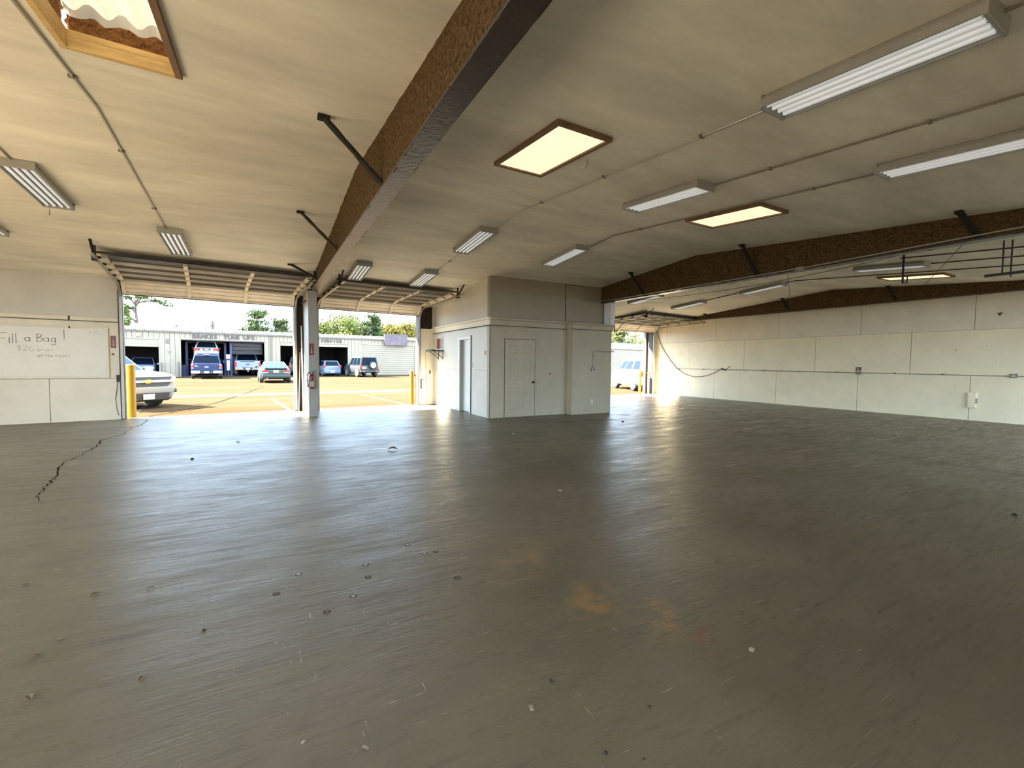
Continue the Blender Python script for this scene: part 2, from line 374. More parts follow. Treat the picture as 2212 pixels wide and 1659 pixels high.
# ceiling sheets (gable), hole for the open skylight
SKX0, SKX1, SKY0, SKY1 = -1.29, -0.62, 3.40, 4.78
xs = [XL-.3, SKX0, SKX1, 4.0, 9.0, 13.0, XR+.3]
mb = MB()
def cyl_rows(x): return [YBK-.3, SKY0, SKY1, 6.2+.092*x, front_y(x)+.3]
for i in range(len(xs)-1):
    for j in range(4):
        if i == 1 and j == 1: continue
        a, b = xs[i], xs[i+1]; A, B = cyl_rows(a), cyl_rows(b)
        mb.add([(x, y, ceil_z(x, y)) for x, y in ((a, A[j]), (b, B[j]), (b, B[j+1]), (a, A[j+1]))], [(0, 1, 2, 3)])
cl = struct(mb.build('ceiling', M['ceil']), 'cream painted gable ceiling sheets with dull streaks')
bm = bmesh.new(); bm.from_mesh(cl.data); bmesh.ops.remove_doubles(bm, verts=bm.verts, dist=1e-4); bm.to_mesh(cl.data); bm.free()

# front wall in its own frame (u along, v outward)
fw = thing('wall_front', 'cream painted front wall with the overhead door openings', 'wall', W(0), TH); del fw['category']; fw['kind'] = 'structure'
D1, D2, D3 = (-2.93, 0.78), (1.45, 4.56), (12.9, 16.80)
MB().box(-7.3, -4.225, 0, .2, 0, 0.985).build('panel', M['wall'], fw)
MB().box(-4.215, -3.02, 0, .2, 0, 0.985).build('panel', M['wall'], fw)
MB().box(-7.3, -3.02, 0.004, .2, 0.99, 2.33).build('panel', M['wall'], fw)
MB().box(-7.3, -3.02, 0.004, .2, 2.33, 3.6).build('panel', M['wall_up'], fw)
MB().box(-7.3, -3.875, -.03, 0, 2.33, 2.415).build('rail', M['wall'], fw, .005)
MB().box(-3.845, -3.02, -.03, 0, 2.33, 2.415).build('rail', M['wall'], fw, .005)
MB().box(-7.3, -3.02, -.012, .006, 2.312, 2.329).build('shadow_strip', M['seam'], fw)  # dark strip drawn in as the shadow line under the rail
MB().box(-3.87, -3.85, -.032, 0.01, 2.33, 2.42).build('gap', M['black'], fw)
MB().box(.86, 1.40, .03, .2, 0, 3.5).build('panel', M['darkvoid'], fw)
for a, b in (D1, D2, D3):
    MB().box(a-.09, b+.09, .05, .2, 3.06, 3.7).build('header', M['darkvoid'], fw)
    for x_, sg in ((a, -1), (b, 1)):
        MB().box(min(x_, x_+sg*.09), max(x_, x_+sg*.09), -.02, .2, 0, 3.06).build('jamb', M['jamb'], fw, .006)
MB().box(4.65, 5.12, 0, .2, 0, 2.52).build('panel', M['wall'], fw)
MB().box(4.65, 5.12, -.03, 0, 2.43, 2.575).build('rail', M['wall'], fw, .006)
MB().box(4.65, 5.12, .1, .2, 2.52, 3.6).build('panel', M['darkvoid'], fw)  # dark panel stands in for the unlit void above the narrow wall
MB().box(5.12, 12.81, 0, .2, 0, 3.6).build('panel', M['wall'], fw)
MB().box(16.89, 17.25, .0, .2, 0, 3.6).build('panel', M['wall'], fw)
MB().box(17.00, 17.35, .2, .60, 0, 3.2).build('reveal', M['jamb'], fw)
MB().box(16.93, 17.0, .22, .30, 0, 3.1).build('reveal_post', M['emtd'], fw)
MB().box(16.90, 17.0, .46, .60, 0, 3.2).build('reveal_post', M['emtd'], fw)
MB().box(-7.4, 17.5, .2, .80, 3.22, 3.36).build('eave_soffit', M['wall_up'], fw)
MB().box(-7.4, 17.5, .72, .80, 3.12, 3.5).build('eave_fascia', M['wall_up'], fw)

# side, back and right walls
wl = thing('wall_left', 'cream painted left side wall with unseen doorways added for daylight', 'wall'); del wl['category']; wl['kind'] = 'structure'
py = YBK
for a, b in ((-1.9, 3.7), (3.9, 9.3), (front_y(XL), front_y(XL))):  # doorways out of view, added to bring daylight into the room
    MB().box(XL-.2, XL, py, a, 0, 3.9).build('panel', M['wall'], wl)
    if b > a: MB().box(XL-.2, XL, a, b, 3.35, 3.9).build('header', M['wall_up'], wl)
    py = b
wb_ = thing('wall_back', 'cream painted back wall with unseen doorways added for daylight', 'wall'); del wb_['category']; wb_['kind'] = 'structure'
ops = [(-6.7, -.6), (8.0, 16.8)]  # unseen openings added behind the camera as daylight fill
px = XL-.2
for a, b in ops+[(XR+.2, XR+.2)]:
    MB().box(px, a, YBK-.2, YBK, 0, 3.8).build('panel', M['wall'], wb_)
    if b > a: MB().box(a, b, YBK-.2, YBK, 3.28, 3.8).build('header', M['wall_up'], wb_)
    px = b
wr = thing('wall_right', 'cream painted plywood panel wall on the right', 'wall'); del wr['category']; wr['kind'] = 'structure'
MB().box(XR+.012, XR+.2, 3.0, 15.8, 0, 4.0).build('backing', M['seam'], wr)
MB().box(XR, XR+.2, YBK-.2, -1.7, 0, 4.0).build('panel', M['wall'], wr)
MB().box(XR, XR+.2, -1.694, 2.994, 0, 4.0).build('panel', M['wall'], wr)
random.seed(3)
P_ = 2.65
for r_, (z0, z1, off) in enumerate(((0, 1.235, 9.72), (1.241, 2.485, 8.39), (2.491, 4.05, 9.70))):
    ys = [3.0]+[off+P_*i for i in range(-5, 4) if 3.3 < off+P_*i < 15.5]+[15.70]
    for i in range(len(ys)-1):
        dx = random.uniform(-.003, .003)
        MB().box(XR+dx, XR+.02, ys[i]+.006, ys[i+1]-.006, z0, z1).build('panel', M['wallw'] if r_ < 2 else M['wall'], wr)

# office block
OX0, OX1, OY, BY = 5.12, 9.04, 10.30, 10.05
of = thing('wall_office_front', 'cream painted office wall facing the garage', 'wall'); del of['category']; of['kind'] = 'structure'
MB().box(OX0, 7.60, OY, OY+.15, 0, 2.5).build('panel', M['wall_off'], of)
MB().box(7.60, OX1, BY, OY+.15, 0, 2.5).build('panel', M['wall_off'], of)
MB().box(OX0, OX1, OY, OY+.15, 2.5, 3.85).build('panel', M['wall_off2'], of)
os_ = thing('wall_office_side', 'white painted office side wall with an open doorway', 'wall'); del os_['category']; os_['kind'] = 'structure'
yy1 = front_y(OX0)+.02
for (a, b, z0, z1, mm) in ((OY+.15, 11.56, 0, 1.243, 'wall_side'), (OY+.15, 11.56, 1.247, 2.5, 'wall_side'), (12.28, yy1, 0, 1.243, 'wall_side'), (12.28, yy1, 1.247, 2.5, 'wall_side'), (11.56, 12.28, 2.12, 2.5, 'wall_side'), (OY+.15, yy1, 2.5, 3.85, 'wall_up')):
    MB().box(OX0, OX0+.15, a, b, z0, z1).build('panel', M[mm], os_)
struct(MB().box(OX1-.15, OX1, OY+.15, front_y(OX1), 0, 3.85).build('wall_office_back', M['wall']), 'cream painted far side wall of the office block')
struct(MB().box(OX0+.15, OX1-.15, OY+.15, 14.5, 2.6, 2.65).build('ceiling_office', M['wall']), 'plain ceiling inside the office block')
# crown trims
def trim(name, pts, label):
    m_ = MB()
    for (x0, x1, y0, y1) in pts: pass
    return m_
t1 = thing('trim_1', 'stepped cream ledge trim along the office side wall', 'trim'); del t1['category']; t1['kind'] = 'structure'
MB().box(OX0-.09, OX0, OY-.09, yy1, 2.575, 2.63).build('cap', M['wall'], t1, .006)
MB().box(OX0-.045, OX0, OY-.045, yy1, 2.43, 2.575).build('fascia', M['wall'], t1, .006)
t2 = thing('trim_2', 'stepped cream ledge trim along the office front wall', 'trim'); del t2['category']; t2['kind'] = 'structure'
MB().box(OX0, 7.53, OY-.09, OY, 2.575, 2.63).build('cap', M['wall_off'], t2, .006)
MB().box(OX0, 7.56, OY-.04, OY, 2.43, 2.575).build('fascia', M['wall_off'], t2, .006)
MB().box(7.53, OX1+.05, BY-.09, BY+.25, 2.555, 2.60).build('cap', M['wall_off'], t2, .006)
MB().box(7.56, OX1+.03, BY-.04, BY+.25, 2.43, 2.555).build('fascia', M['wall_off'], t2, .006)

for (x0, x1, y0, y1, par) in ((OX0-.05, OX0, OY-.05, yy1, t1),):
    MB().box(x0, x1, y0, y1, 2.415, 2.43).build('shadow_strip', M['seam'], par); MB().box(OX0-.004, OX0, OY-.004, yy1, 2.632, 2.645).build('shadow_strip', M['seam'], par)  # dark strips paint the ledge shadow below and the crease above
MB().box(OX0, 7.56, OY-.05, OY, 2.418, 2.43).build('shadow_strip', M['seam'], t2); MB().box(7.55, OX1+.03, BY-.045, BY, 2.418, 2.43).build('shadow_strip', M['seam'], t2)  # painted shadow lines under the front ledge
MB().box(OX0, 7.5, OY-.004, OY, 2.632, 2.645).build('shadow_strip', M['seam'], t2)
MB().box(OX0-.006, OX0+.012, OY-.006, OY+.002, 0, 2.42).build('corner_line', M['seam'], t2)  # thin dark strip along the office corner edge
# six panel door
d = thing('door_1', 'cream six panel door in the office front wall', 'door', (5.57, OY, 0)); del d['category']; d['kind'] = 'structure'
DW, DH = .93, 2.08
MB().box(.0, DW, -.02, 0, .02, DH).build('leaf', M['wall_off'], d, .004)
MB().box(-.018, 0, -.006, .0, 0, DH+.02).build('gap', M['seam'], d)
MB().box(DW, DW+.018, -.006, .0, 0, DH+.02).build('gap', M['seam'], d)
MB().box(-.02, DW+.02, -.006, 0, DH, DH+.016).build('gap', M['seam'], d)
for x0 in (.12, .53):
    for z0, z1 in ((.18, .80), (.98, 1.58), (1.70, 1.93)):
        m_ = MB(); xx = x0+.28
        m_.box(x0, xx, -.032, -.02, z0, z0+.025).box(x0, xx, -.032, -.02, z1-.025, z1).box(x0, x0+.025, -.032, -.02, z0+.025, z1-.025).box(xx-.025, xx, -.032, -.02, z0+.025, z1-.025)
        fr = m_.build('moulding', M['wall_off'], d, .006)
        MB().box(x0+.06, xx-.06, -.028, -.02, z0+.06, z1-.06).build('raised_panel', M['wall_off'], d, .006)
kn = MB().cyl((.87, -.02, .93), (.87, -.028, .93), .032).cyl((.87, -.028, .93), (.87, -.05, .93), .012).tube([(.87, -.05, .93), (.87, -.06, .93), (.87, -.085, .93), (.87, -.092, .93)], [.015, .028, .028, .012], 14).build('knob', M['black'], d, smooth=True)
# side door
d = thing('door_2', 'white door standing open in the office side wall', 'door', (OX0, 11.56, 0)); del d['category']; d['kind'] = 'structure'
m_ = MB().box(-.02, 0, -.09, 0, 0, 2.2).box(-.02, 0, .72, .81, 0, 2.2).box(-.02, 0, 0, .72, 2.12, 2.2); m_.build('casing', M['white'], d, .004)
MB().box(.10, .14, 0.0, .72, .01, 2.12).build('leaf', M['white'], d, .004)
MB().box(0.0, .10, .70, .72, 0, 2.12).build('jamb', M['column'], d)
MB().tube([(.10, .09, .95), (.07, .09, .95), (.055, .09, .95), (.04, .09, .95)], [.012, .012, .026, .018], 12).build('knob', M['galv'], d, smooth=True)
MB().box(-.022, -.0, -.105, -.092, 0, 2.22).build('gap', M['black'], d)
# access hatch
h = thing('access_hatch', 'cream plywood access panel high on the office front wall', 'hatch', (7.52, OY, 2.64))
MB().box(-.012, .655, -.004, 0, 0, 1.055).build('backing', M['black'], h)
MB().box(.004, .64, -.022, -.004, 0.004, 1.04).build('panel', M['wall_off2'], h, .003)
MB().box(.63, .68, -.03, -.022, .45, .50).build('latch', M['galv'], h)

# ================================================================== STRUCTURAL STEEL
random.seed(11)
def fiber_face(x, y0, y1, zb, ztop, side, n=150, rows=9, amp=.022):
    m_ = MB(); vs_ = []
    for i in range(n+1):
        y = y0+(y1-y0)*i/n
        for j in range(rows+1):
            f_ = j/rows; z = zb+(ztop(y)-zb)*f_
            a = amp if j not in (rows,) else amp*.4
            zz = z-(random.random()*.03 if j == 0 else 0)+(random.uniform(-.012, .012) if j == rows else 0)
            vs_.append((x+side*(random.random()*a), y+random.uniform(-.01, .01), zz))
    R_ = rows+1
    m_.add(vs_, [(i*R_+j, (i+1)*R_+j, (i+1)*R_+j+1, i*R_+j+1) for i in range(n) for j in range(rows)]); return m_
def beam(label, xc, wd, y0, y1, zb, braces, xb):
    b = thing('roof_beam', label, 'beam', (0, 0, 0), 0, 'tapered roof beams')
    x0, x1 = xc-wd/2, xc+wd/2
    mb = MB().box(x0, x1, y0, y1, zb, zb+.022); mb.build('bottom_flange', M['steel'], b, .003)
    wx0, wx1 = x0+.02, x1-.02
    yr = 6.2+.092*xc
    for side, x in ((-1, wx0), (1, wx1)):
        fiber_face(x, y0, y1, zb+.02, lambda y: ceil_z(x, y)+.01, side).build('insulated_web', M['fiber'], b)
    m_ = MB()
    m_.add([(wx0, y1, zb), (wx1, y1, zb), (wx1, y1, ceil_z(wx1, y1)), (wx0, y1, ceil_z(wx0, y1))], [(0, 1, 2, 3)])
    m_.build('end_plate', M['fiber'], b)
    for yb in braces:
        top = Vector((xb, yb+.1, ceil_z(xb, yb)-.005)); bot = Vector((x0+.01, yb, zb+.05))
        m_ = MB(); n = 9; rings = []
        for i in range(n):
            p = top.lerp(bot, i/(n-1)); q = [Vector((random.uniform(-.008, .008), sy*(.028+random.random()*.008), sz*(.02+random.random()*.008))) for sy, sz in ((-1, -1), (1, -1), (1, 1), (-1, 1))]
            rings.append([p+k_ for k_ in q])
        m_.loft(rings); m_.box(top.x-.05, top.x+.06, top.y-.04, top.y+.04, top.z-.03, top.z+.005)
        m_.build('brace', M['brace'], b)
    return b
b1 = beam('brown insulation-covered roof beam running overhead from the white column', 1.185, .19, YBK, 12.75, 3.25, (1.6, 4.75, 7.9, 11.0), .55)
b2 = beam('dark roof beam running from the office corner across the garage', 8.90, .19, YBK, 10.35, 3.25, (-.6, 2.3, 5.5, 8.6), 8.42)
b3 = beam('dark roof beam tight against the far right wall', 16.62, .17, YBK, 13.6, 3.40, (2.9, 6.0, 9.1, 12.3), 16.25)
# pipe along beam 2
p = thing('beam_conduit', 'pale conduit clipped along the lower edge of the far beam', 'conduit', (8.70, 0, 3.28))
MB().tube([(0, -1.5, .02), (0, 2.1, .02), (0, 4.5, -.02), (0, 9.7, -.0)], .011, 6).build('pipe', M['emt'], p, smooth=True)
MB().box(-.03, .03, 4.55, 4.68, -.05, .0).build('junction_box', M['galv'], p, .004)
MB().box(-.03, .03, 7.3, 7.43, -.05, .0).build('junction_box', M['galv'], p, .004)
MB().tube([(-.06, 9.7, 0), (-.06, 10.0, 0), (-.6, 10.0, 0)], .012, 6).build('pipe', M['emtd'], p, smooth=True)

# column boxed out from the front wall
c = thing('column', 'grey white boxed steel column between the two left doors', 'column', (1.02, 12.5, 0))
MB().box(0, .21, 0, 1.72, 0, 3.25).build('box', M['column'], c, .004)
MB().box(-.0, .23, -.005, .25, 3.25, 3.29).build('cap_plate', M['steel'], c)
MB().box(.0, .03, 0.2, 1.7, 3.25, 3.5).build('gusset', M['column'], c)
MB().bar((-.02, .5, 3.05), (-.10, .62, 2.98), .03, .03).build('bracket', M['black'], c)
c2 = thing('column', 'short cream column head rising above the office ledge', 'column', (8.93, 9.98, 2.60))
MB().box(0, .16, 0.0, .3, 0, .66).build('box', M['white'], c2, .004)
MB().box(.15, .165, -.002, .02, -.2, .1).build('strap', M['black'], c2)

# ================================================================== OVERHEAD DOORS
def overhead_door(label, u0, u1, dz, hang_left=True):
    r = thing('overhead_door', label, 'garage door', W(u0), TH, 'raised sectional doors')
    wdt = u1-u0
    prof = [(-.06, 3.02), (-.36, 3.31), (-.92, 3.36), (-1.48, 3.385), (-2.04, 3.41), (-2.60, 3.435)]
    prof = [(a, z+dz*0) for a, z in prof]
    for i in range(5):
        (v0, z0), (v1, z1) = prof[i], prof[i+1]
        a, b = Vector((0, v0, z0)), Vector((0, v1, z1)); dn = (b-a).normalized(); L = (b-a).length
        up = Vector((0, -dn.z, dn.y));  up = up if up.z > 0 else -up
        a2, b2 = a+dn*.006, b-dn*.006
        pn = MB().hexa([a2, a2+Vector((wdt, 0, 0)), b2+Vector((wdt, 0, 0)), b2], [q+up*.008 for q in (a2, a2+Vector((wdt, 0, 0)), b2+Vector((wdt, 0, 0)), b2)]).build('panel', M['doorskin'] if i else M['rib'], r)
        dd = -up
        for f_, hgt in (((.10, .056),) if i else ((.04, .03), (.36, .012), (.66, .012), (.97, .03))):
            q = a+dn*L*f_
            MB().hexa([q-dn*.012+dd*hgt, q-dn*.012+dd*hgt+Vector((wdt, 0, 0)), q+dn*.012+dd*hgt+Vector((wdt, 0, 0)), q+dn*.012+dd*hgt],
                      [q-dn*.012, q-dn*.012+Vector((wdt, 0, 0)), q+dn*.012+Vector((wdt, 0, 0)), q+dn*.012]).build('rib', M['rib'], pn)
        for x in (.0, wdt*.34, wdt*.67, wdt-.075):
            wd_ = .075
            q0, q1 = a+dn*.03, b-dn*.03
            X0, X1 = Vector((x, 0, 0)), Vector((x+wd_, 0, 0))
            MB().hexa([q0+X0+dd*.04, q0+X1+dd*.04, q1+X1+dd*.04, q1+X0+dd*.04], [q0+X0, q0+X1, q1+X1, q1+X0]).build('stile', M['rib'], pn)
            MB().box(x+.01, x+wd_-.01, b.y-.05, b.y+.05, b.z-.06, b.z-.035).build('hinge', M['galv'], pn)
    MB().hexa([(0, -.04, 2.985), (wdt, -.04, 2.985), (wdt, .0, 2.985), (0, .0, 2.985)], [(0, -.05, 3.03), (wdt, -.05, 3.03), (wdt, -.01, 3.03), (0, -.01, 3.03)]).build('bottom_seal', M['black'], r)
    for x, s_ in ((-.045, -1), (wdt+.045, 1)):
        pts = [(x, -.055, .02), (x, -.055, 2.82)]
        for q in range(1, 7):
            an = PI/2*q/6; pts.append((x, -.055-.42*(1-math.cos(an)), 2.82+.40*math.sin(an)))
        pts += [(x, -3.15, 3.34)]
        t_ = MB()
        for i in range(len(pts)-1):
            t_.bar(pts[i], pts[i+1], .05, .03, up=(0, 1, .3))
        t_.build('track', M['galv'], r)
        for q in range(5):
            v1, z1 = prof[q+1]
            MB().cyl((x-.03, v1, z1-.06), (x+.05*(-s_), v1, z1-.06), .024, 10).build('roller', M['black'], r)
        hx = x+s_*.02
        P = W(u0)+Vector((0, 0, 0))
        for hv in (-2.75,):
            wp = W(u0+hx, hv); zc = ceil_z(wp.x, wp.y)
            MB().bar((hx, hv, 3.30), (hx, hv, zc), .045, .01, up=(0, 1, 0)).build('hanger', M['black'], r)
            wp2 = W(u0+hx, hv-.38); z2 = ceil_z(wp2.x, wp2.y)
            MB().bar((hx, hv, 3.34), (hx, hv-.38, z2), .045, .012, up=(0, 1, 0)).build('hanger', M['black'], r)
            MB().box(hx-.04, hx+.04, hv-.06, hv+.06, 3.28, 3.36).build('bracket', M['black'], r)
    MB().bar((-.1, -2.62, 3.47), (wdt+.1, -2.62, 3.47), .03, .035).build('strut', M['black'], r)
    return r
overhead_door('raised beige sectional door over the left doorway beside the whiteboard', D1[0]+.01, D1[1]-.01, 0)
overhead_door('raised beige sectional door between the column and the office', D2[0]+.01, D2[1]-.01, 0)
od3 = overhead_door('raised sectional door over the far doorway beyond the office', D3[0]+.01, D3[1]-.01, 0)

# leaning boards by door 1
t_ = thing('leaning_board', 'long white painted board standing against the column side', 'board', W(.94, -.42, 0), TH)
MB().bar((0, 0, 0.0), (.02, .32, 2.45), .10, .02, up=(1, 0, 0)).build('plank', M['white'], t_)
t_ = thing('leaning_board', 'thin pale batten leaning beside the left door jamb', 'board', W(.86, -.16, 0), TH)
MB().bar((0, 0, 0.0), (.07, .14, 1.7), .035, .02, up=(1, 0, 0)).build('batten', M['lumber'], t_)

# ================================================================== LIGHT FIXTURES
def make_fixture():
    r = thing('ceiling_light', '', 'ceiling light')
    L, Wd, Hh = 1.30, .33, .095
    hl, hw = L/2, Wd/2
    MB().hexa([(-hw, -hl, -.045), (hw, -hl, -.045), (hw, hl, -.045), (-hw, hl, -.045)], [(-hw*.9, -hl, 0), (hw*.9, -hl, 0), (hw*.9, hl, 0), (-hw*.9, hl, 0)]).build('housing', M['fixture'], r, .004)
    for s_ in (-1, 1):
        MB().hexa([(s_*hw-.006, -hl, -Hh), (s_*hw+.006, -hl, -Hh), (s_*hw+.006, hl, -Hh), (s_*hw-.006, hl, -Hh)], [(s_*hw-.006, -hl, -.04), (s_*hw+.006, -hl, -.04), (s_*hw+.006, hl, -.04), (s_*hw-.006, hl, -.04)]).build('side_flange', M['fixture'], r)
        MB().box(-hw-.008, hw+.008, s_*hl-.012, s_*hl+.012, -Hh-.008, 0).build('end_plate', M['fixture'], r, .003)
    tb = None
    for i, x in enumerate((-.115, -.04, .04, .115)):
        MB().hexa([(x-.036, -hl+.02, -.05), (x+.036, -hl+.02, -.05), (x+.036, hl-.02, -.05), (x-.036, hl-.02, -.05)], [(x-.02, -hl+.02, -.044), (x+.02, -hl+.02, -.044), (x+.02, hl-.02, -.044), (x-.02, hl-.02, -.044)]).build('reflector', M['reflector'], r)
        MB().cyl((x, -hl+.03, -.072), (x, hl-.03, -.072), .019, 10).build('tube', M['tubew'], r, smooth=True)
    return r
FX = [(3.72, 1.59, 'large four tube ceiling light at the upper right, nearest the camera'),
      (5.95, 1.68, 'four tube ceiling light cut off by the right edge of the picture'),
      (4.89, 4.41, 'four tube ceiling light hanging beside the middle glowing skylight panels'),
      (3.62, 8.02, 'four tube ceiling light in front of the office, on the left conduit run'),
      (5.86, 8.13, 'four tube ceiling light just above the office front wall'),
      (-2.58, 8.37, 'four tube ceiling light below the open skylight at the left'),
      (-3.88, 10.12, 'four tube ceiling light at the left picture edge, only its corner showing'),
      (-1.37, 10.24, 'four tube ceiling light above the left overhead door'),
      (2.0, 10.94, 'four tube ceiling light above the second overhead door, nearer the column'),
      (3.58, 11.03, 'four tube ceiling light above the second overhead door, nearer the office'),
      (12.5, 4.68, 'ceiling light beyond the dark beam, next to the far glowing skylight'),
      (13.75, 8.4, 'ceiling light beyond the dark beam, on the sloping conduit'),
      (11.25, 10.9, 'ceiling light nearest the office over the far overhead door'),
      (13.65, 11.1, 'ceiling light over the right half of the far overhead door')]
proto = make_fixture()
for i, (x, y, lb) in enumerate(FX):
    o = proto if i == 0 else copy_tree(proto)
    yr = 6.2+.092*x
    sl = math.atan(.083)*(1 if y < yr else -1)
    o.location = (x, y, ceil_z(x, y)-.004); o.rotation_euler = (sl, 0, 0)
    o['label'] = lb; o['group'] = 'four tube ceiling lights'
for i_ in (5,):
    x, y, _l = FX[i_]
    t_ = thing('pull_chain', 'short pull chain hanging from the left ceiling light', 'chain', (x-.1, y+.63, ceil_z(x, y+.63)-.10))
    MB().tube([(0, 0, 0), (.003, 0, -.06), (-.002, 0, -.12)], .004, 5).build('chain', M['grit'], t_)

# ceiling conduits
def conduit(label, pts, r=.011, m_='emt', clips=True, name='ceiling_conduit'):
    t_ = thing(name, label, 'conduit', pts[0])
    P0 = Vector(pts[0])
    MB().tube([Vector(q)-P0 for q in pts], r, 8).build('pipe', M[m_], t_, smooth=True)
    if clips:
        for i in range(len(pts)-1):
            a, b = Vector(pts[i]), Vector(pts[i+1]); n = int((b-a).length/1.3)
            for k_ in range(n):
                q = a.lerp(b, (k_+.5)/n)-P0
                MB().box(q.x-.03, q.x+.03, q.y-.012, q.y+.012, q.z-r-.002, q.z+r+.006).build('clip', M['emtd'], t_)
    return t_
def cpts(x, ys, dx=0): return [(x+dx*i, y, ceil_z(x, y)-.014) for i, y in enumerate(ys)]
R_ = lambda x: 6.2+.092*x
conduit('thin conduit running the length of the left ceiling past the open skylight', cpts(-1.43, [-1.8, R_(-1.43), 9.62]))
conduit('short conduit entering the left ceiling light from the picture edge', cpts(-2.62, [-1.8, R_(-2.6), 7.72]))
conduit('conduit leaving the nearest ceiling light towards the camera', cpts(3.78, [-1.8, .94]), m_='emtd')
conduit('conduit between the nearest ceiling light and the light before the office', cpts(3.78, [2.26, R_(3.78), 7.36]))
conduit('conduit from the light before the office to the second overhead door', cpts(3.72, [8.68, 10.4]))
conduit('long dark conduit crossing the right ceiling to the middle ceiling light', cpts(5.05, [-1.8, 3.74]), m_='emtd')
conduit('conduit running past the second glowing skylight to the office light', cpts(6.07, [2.36, R_(6.07), 7.46]), m_='emtd')
conduit('dark conduit to the far ceiling light beyond the beam', cpts(12.7, [-1.8, 4.02]), m_='black')
conduit('dark conduit bending over the ridge beyond the beam', cpts(13.85, [-1.8, R_(13.85), 7.74]), m_='black')
conduit('dark conduit between the two farthest ceiling lights on the sloping ceiling', cpts(13.75, [9.06, 10.44]), m_='black')
conduit('straight dark pipe nearest the beam in the far bay', cpts(11.7, [-1.8, 4.2]), m_='black')

# ================================================================== SKYLIGHTS
def slope_m(x, y):
    s_ = math.atan(.083) if y < R_(x) else -math.atan(.083)
    return s_
def glow_panel(label, x0, x1, y0, y1, hook=False):
    xc, yc = (x0+x1)/2, (y0+y1)/2
    r = thing('skylight_panel', label, 'skylight', (xc, yc, ceil_z(xc, yc)-.002), 0, 'glowing skylight panels')
    r.rotation_euler = (slope_m(xc, yc), 0, 0)
    hx, hy = (x1-x0)/2, (y1-y0)/2
    for a in ((-hx, hx, -hy, -hy+.045), (-hx, hx, hy-.045, hy), (-hx, -hx+.045, -hy+.045, hy-.045), (hx-.045, hx, -hy+.045, hy-.045)):
        MB().box(a[0], a[1], a[2], a[3], -.045, 0).build('frame_rail', M['oldwood'], r, .004)
    MB().box(-hx+.045, hx-.045, -hy+.045, hy-.045, -.025, -.01).build('diffuser', M['glow'], r)
    return r
k_ = .985
g1 = glow_panel('glowing cream skylight panel in a wood frame right of the big beam', 2.45, 3.13, 3.52, 4.86)
g2 = glow_panel('glowing skylight panel near the far beam, with a conduit alongside', 6.13, 6.82, 3.80, 5.10)
g3 = glow_panel('glowing skylight panel in the far bay beyond the dark beam', 14.25, 14.95, 4.25, 5.60)
t_ = tag(MB().tube([(3.13, 3.95, 3.70), (3.17, 3.98, 3.67), (3.2, 4.05, 3.66), (3.18, 4.12, 3.69)], .012, 6).build('cable_loop', M['paper'], smooth=True), 'white cable loop dangling off the nearest glowing skylight', 'cable')
# open skylight
xc, yc = (SKX0+SKX1)/2, (SKY0+SKY1)/2
sk = thing('window_1', 'open skylight well showing corrugated plastic and pine framing', 'skylight', (0, 0, 0)); del sk['category']; sk['kind'] = 'structure'
def zc2(x, y, dz): return ceil_z(x, y)+dz
def well_board(x0, x1, y0, y1, d0, d1, m_, nm):
    bt = [(x0, y0), (x1, y0), (x1, y1), (x0, y1)]
    return MB().hexa([(x, y, zc2(x, y, d0)) for x, y in bt], [(x, y, zc2(x, y, d1)) for x, y in bt]).build(nm, M[m_], sk, .003)
well_board(SKX0, SKX1, SKY1-.0, SKY1+.05, -.035, .05, 'pine', 'curb_board')
well_board(SKX0, SKX1, SKY1+.015, SKY1+.06, .055, .11, 'pine', 'curb_board')
well_board(SKX0-.05, SKX0, SKY0, SKY1+.05, -.035, .11, 'pine', 'curb_board')
well_board(SKX1, SKX1+.05, SKY0, SKY1+.05, -.035, .11, 'oldwood', 'curb_board')
well_board(SKX0, SKX1, SKY0-.05, SKY0, -.035, .11, 'pine', 'curb_board')
random.seed(5)
def fuzzy_wall(p0, p1, z0, z1, n=40, rows=8):
    m_ = MB(); vs_ = []
    for i in range(n+1):
        q = Vector(p0).lerp(Vector(p1), i/n)
        for j in range(rows+1):
            f_ = j/rows
            vs_.append((q.x+random.uniform(-.01, .01), q.y+random.uniform(-.012, .012), zc2(q.x, q.y, z0+(z1-z0)*f_)))
    K = rows+1
    m_.add(vs_, [(i*K+j, (i+1)*K+j, (i+1)*K+j+1, i*K+j+1) for i in range(n) for j in range(rows)]); return m_
fuzzy_wall((SKX0-.02, SKY1+.06, 0), (SKX1+.03, SKY1+.06, 0), .10, .33).build('insulation', M['rust_ins'], sk)
fuzzy_wall((SKX0-.03, SKY0-.05, 0), (SKX0-.03, SKY1+.05, 0), .10, .33).build('insulation', M['rust_ins'], sk)
fuzzy_wall((SKX1+.03, SKY0-.05, 0), (SKX1+.03, SKY1+.05, 0), .10, .33).build('insulation', M['rust_ins'], sk)
m_ = MB(); n = 90; vs_ = []
for i in range(n+1):
    x = SKX0-.5+(SKX1-SKX0+1.0)*i/n
    for y in (SKY0-.7, SKY1+.7): vs_.append((x, y, zc2(x, y, .29+.03*math.sin(x*2*PI/.2))))
m_.add(vs_, [(2*i, 2*i+2, 2*i+3, 2*i+1) for i in range(n)])
m_.build('corrugated_sheet', M['frp'], sk, smooth=True)
for x in (-1.06, -.86):
    MB().tube([(x, SKY0, zc2(x, SKY0, .37)), (x, SKY1, zc2(x, SKY1, .37))], .012, 6).build('rib', M['oldwood'], sk)
m_ = MB(); vs_ = []
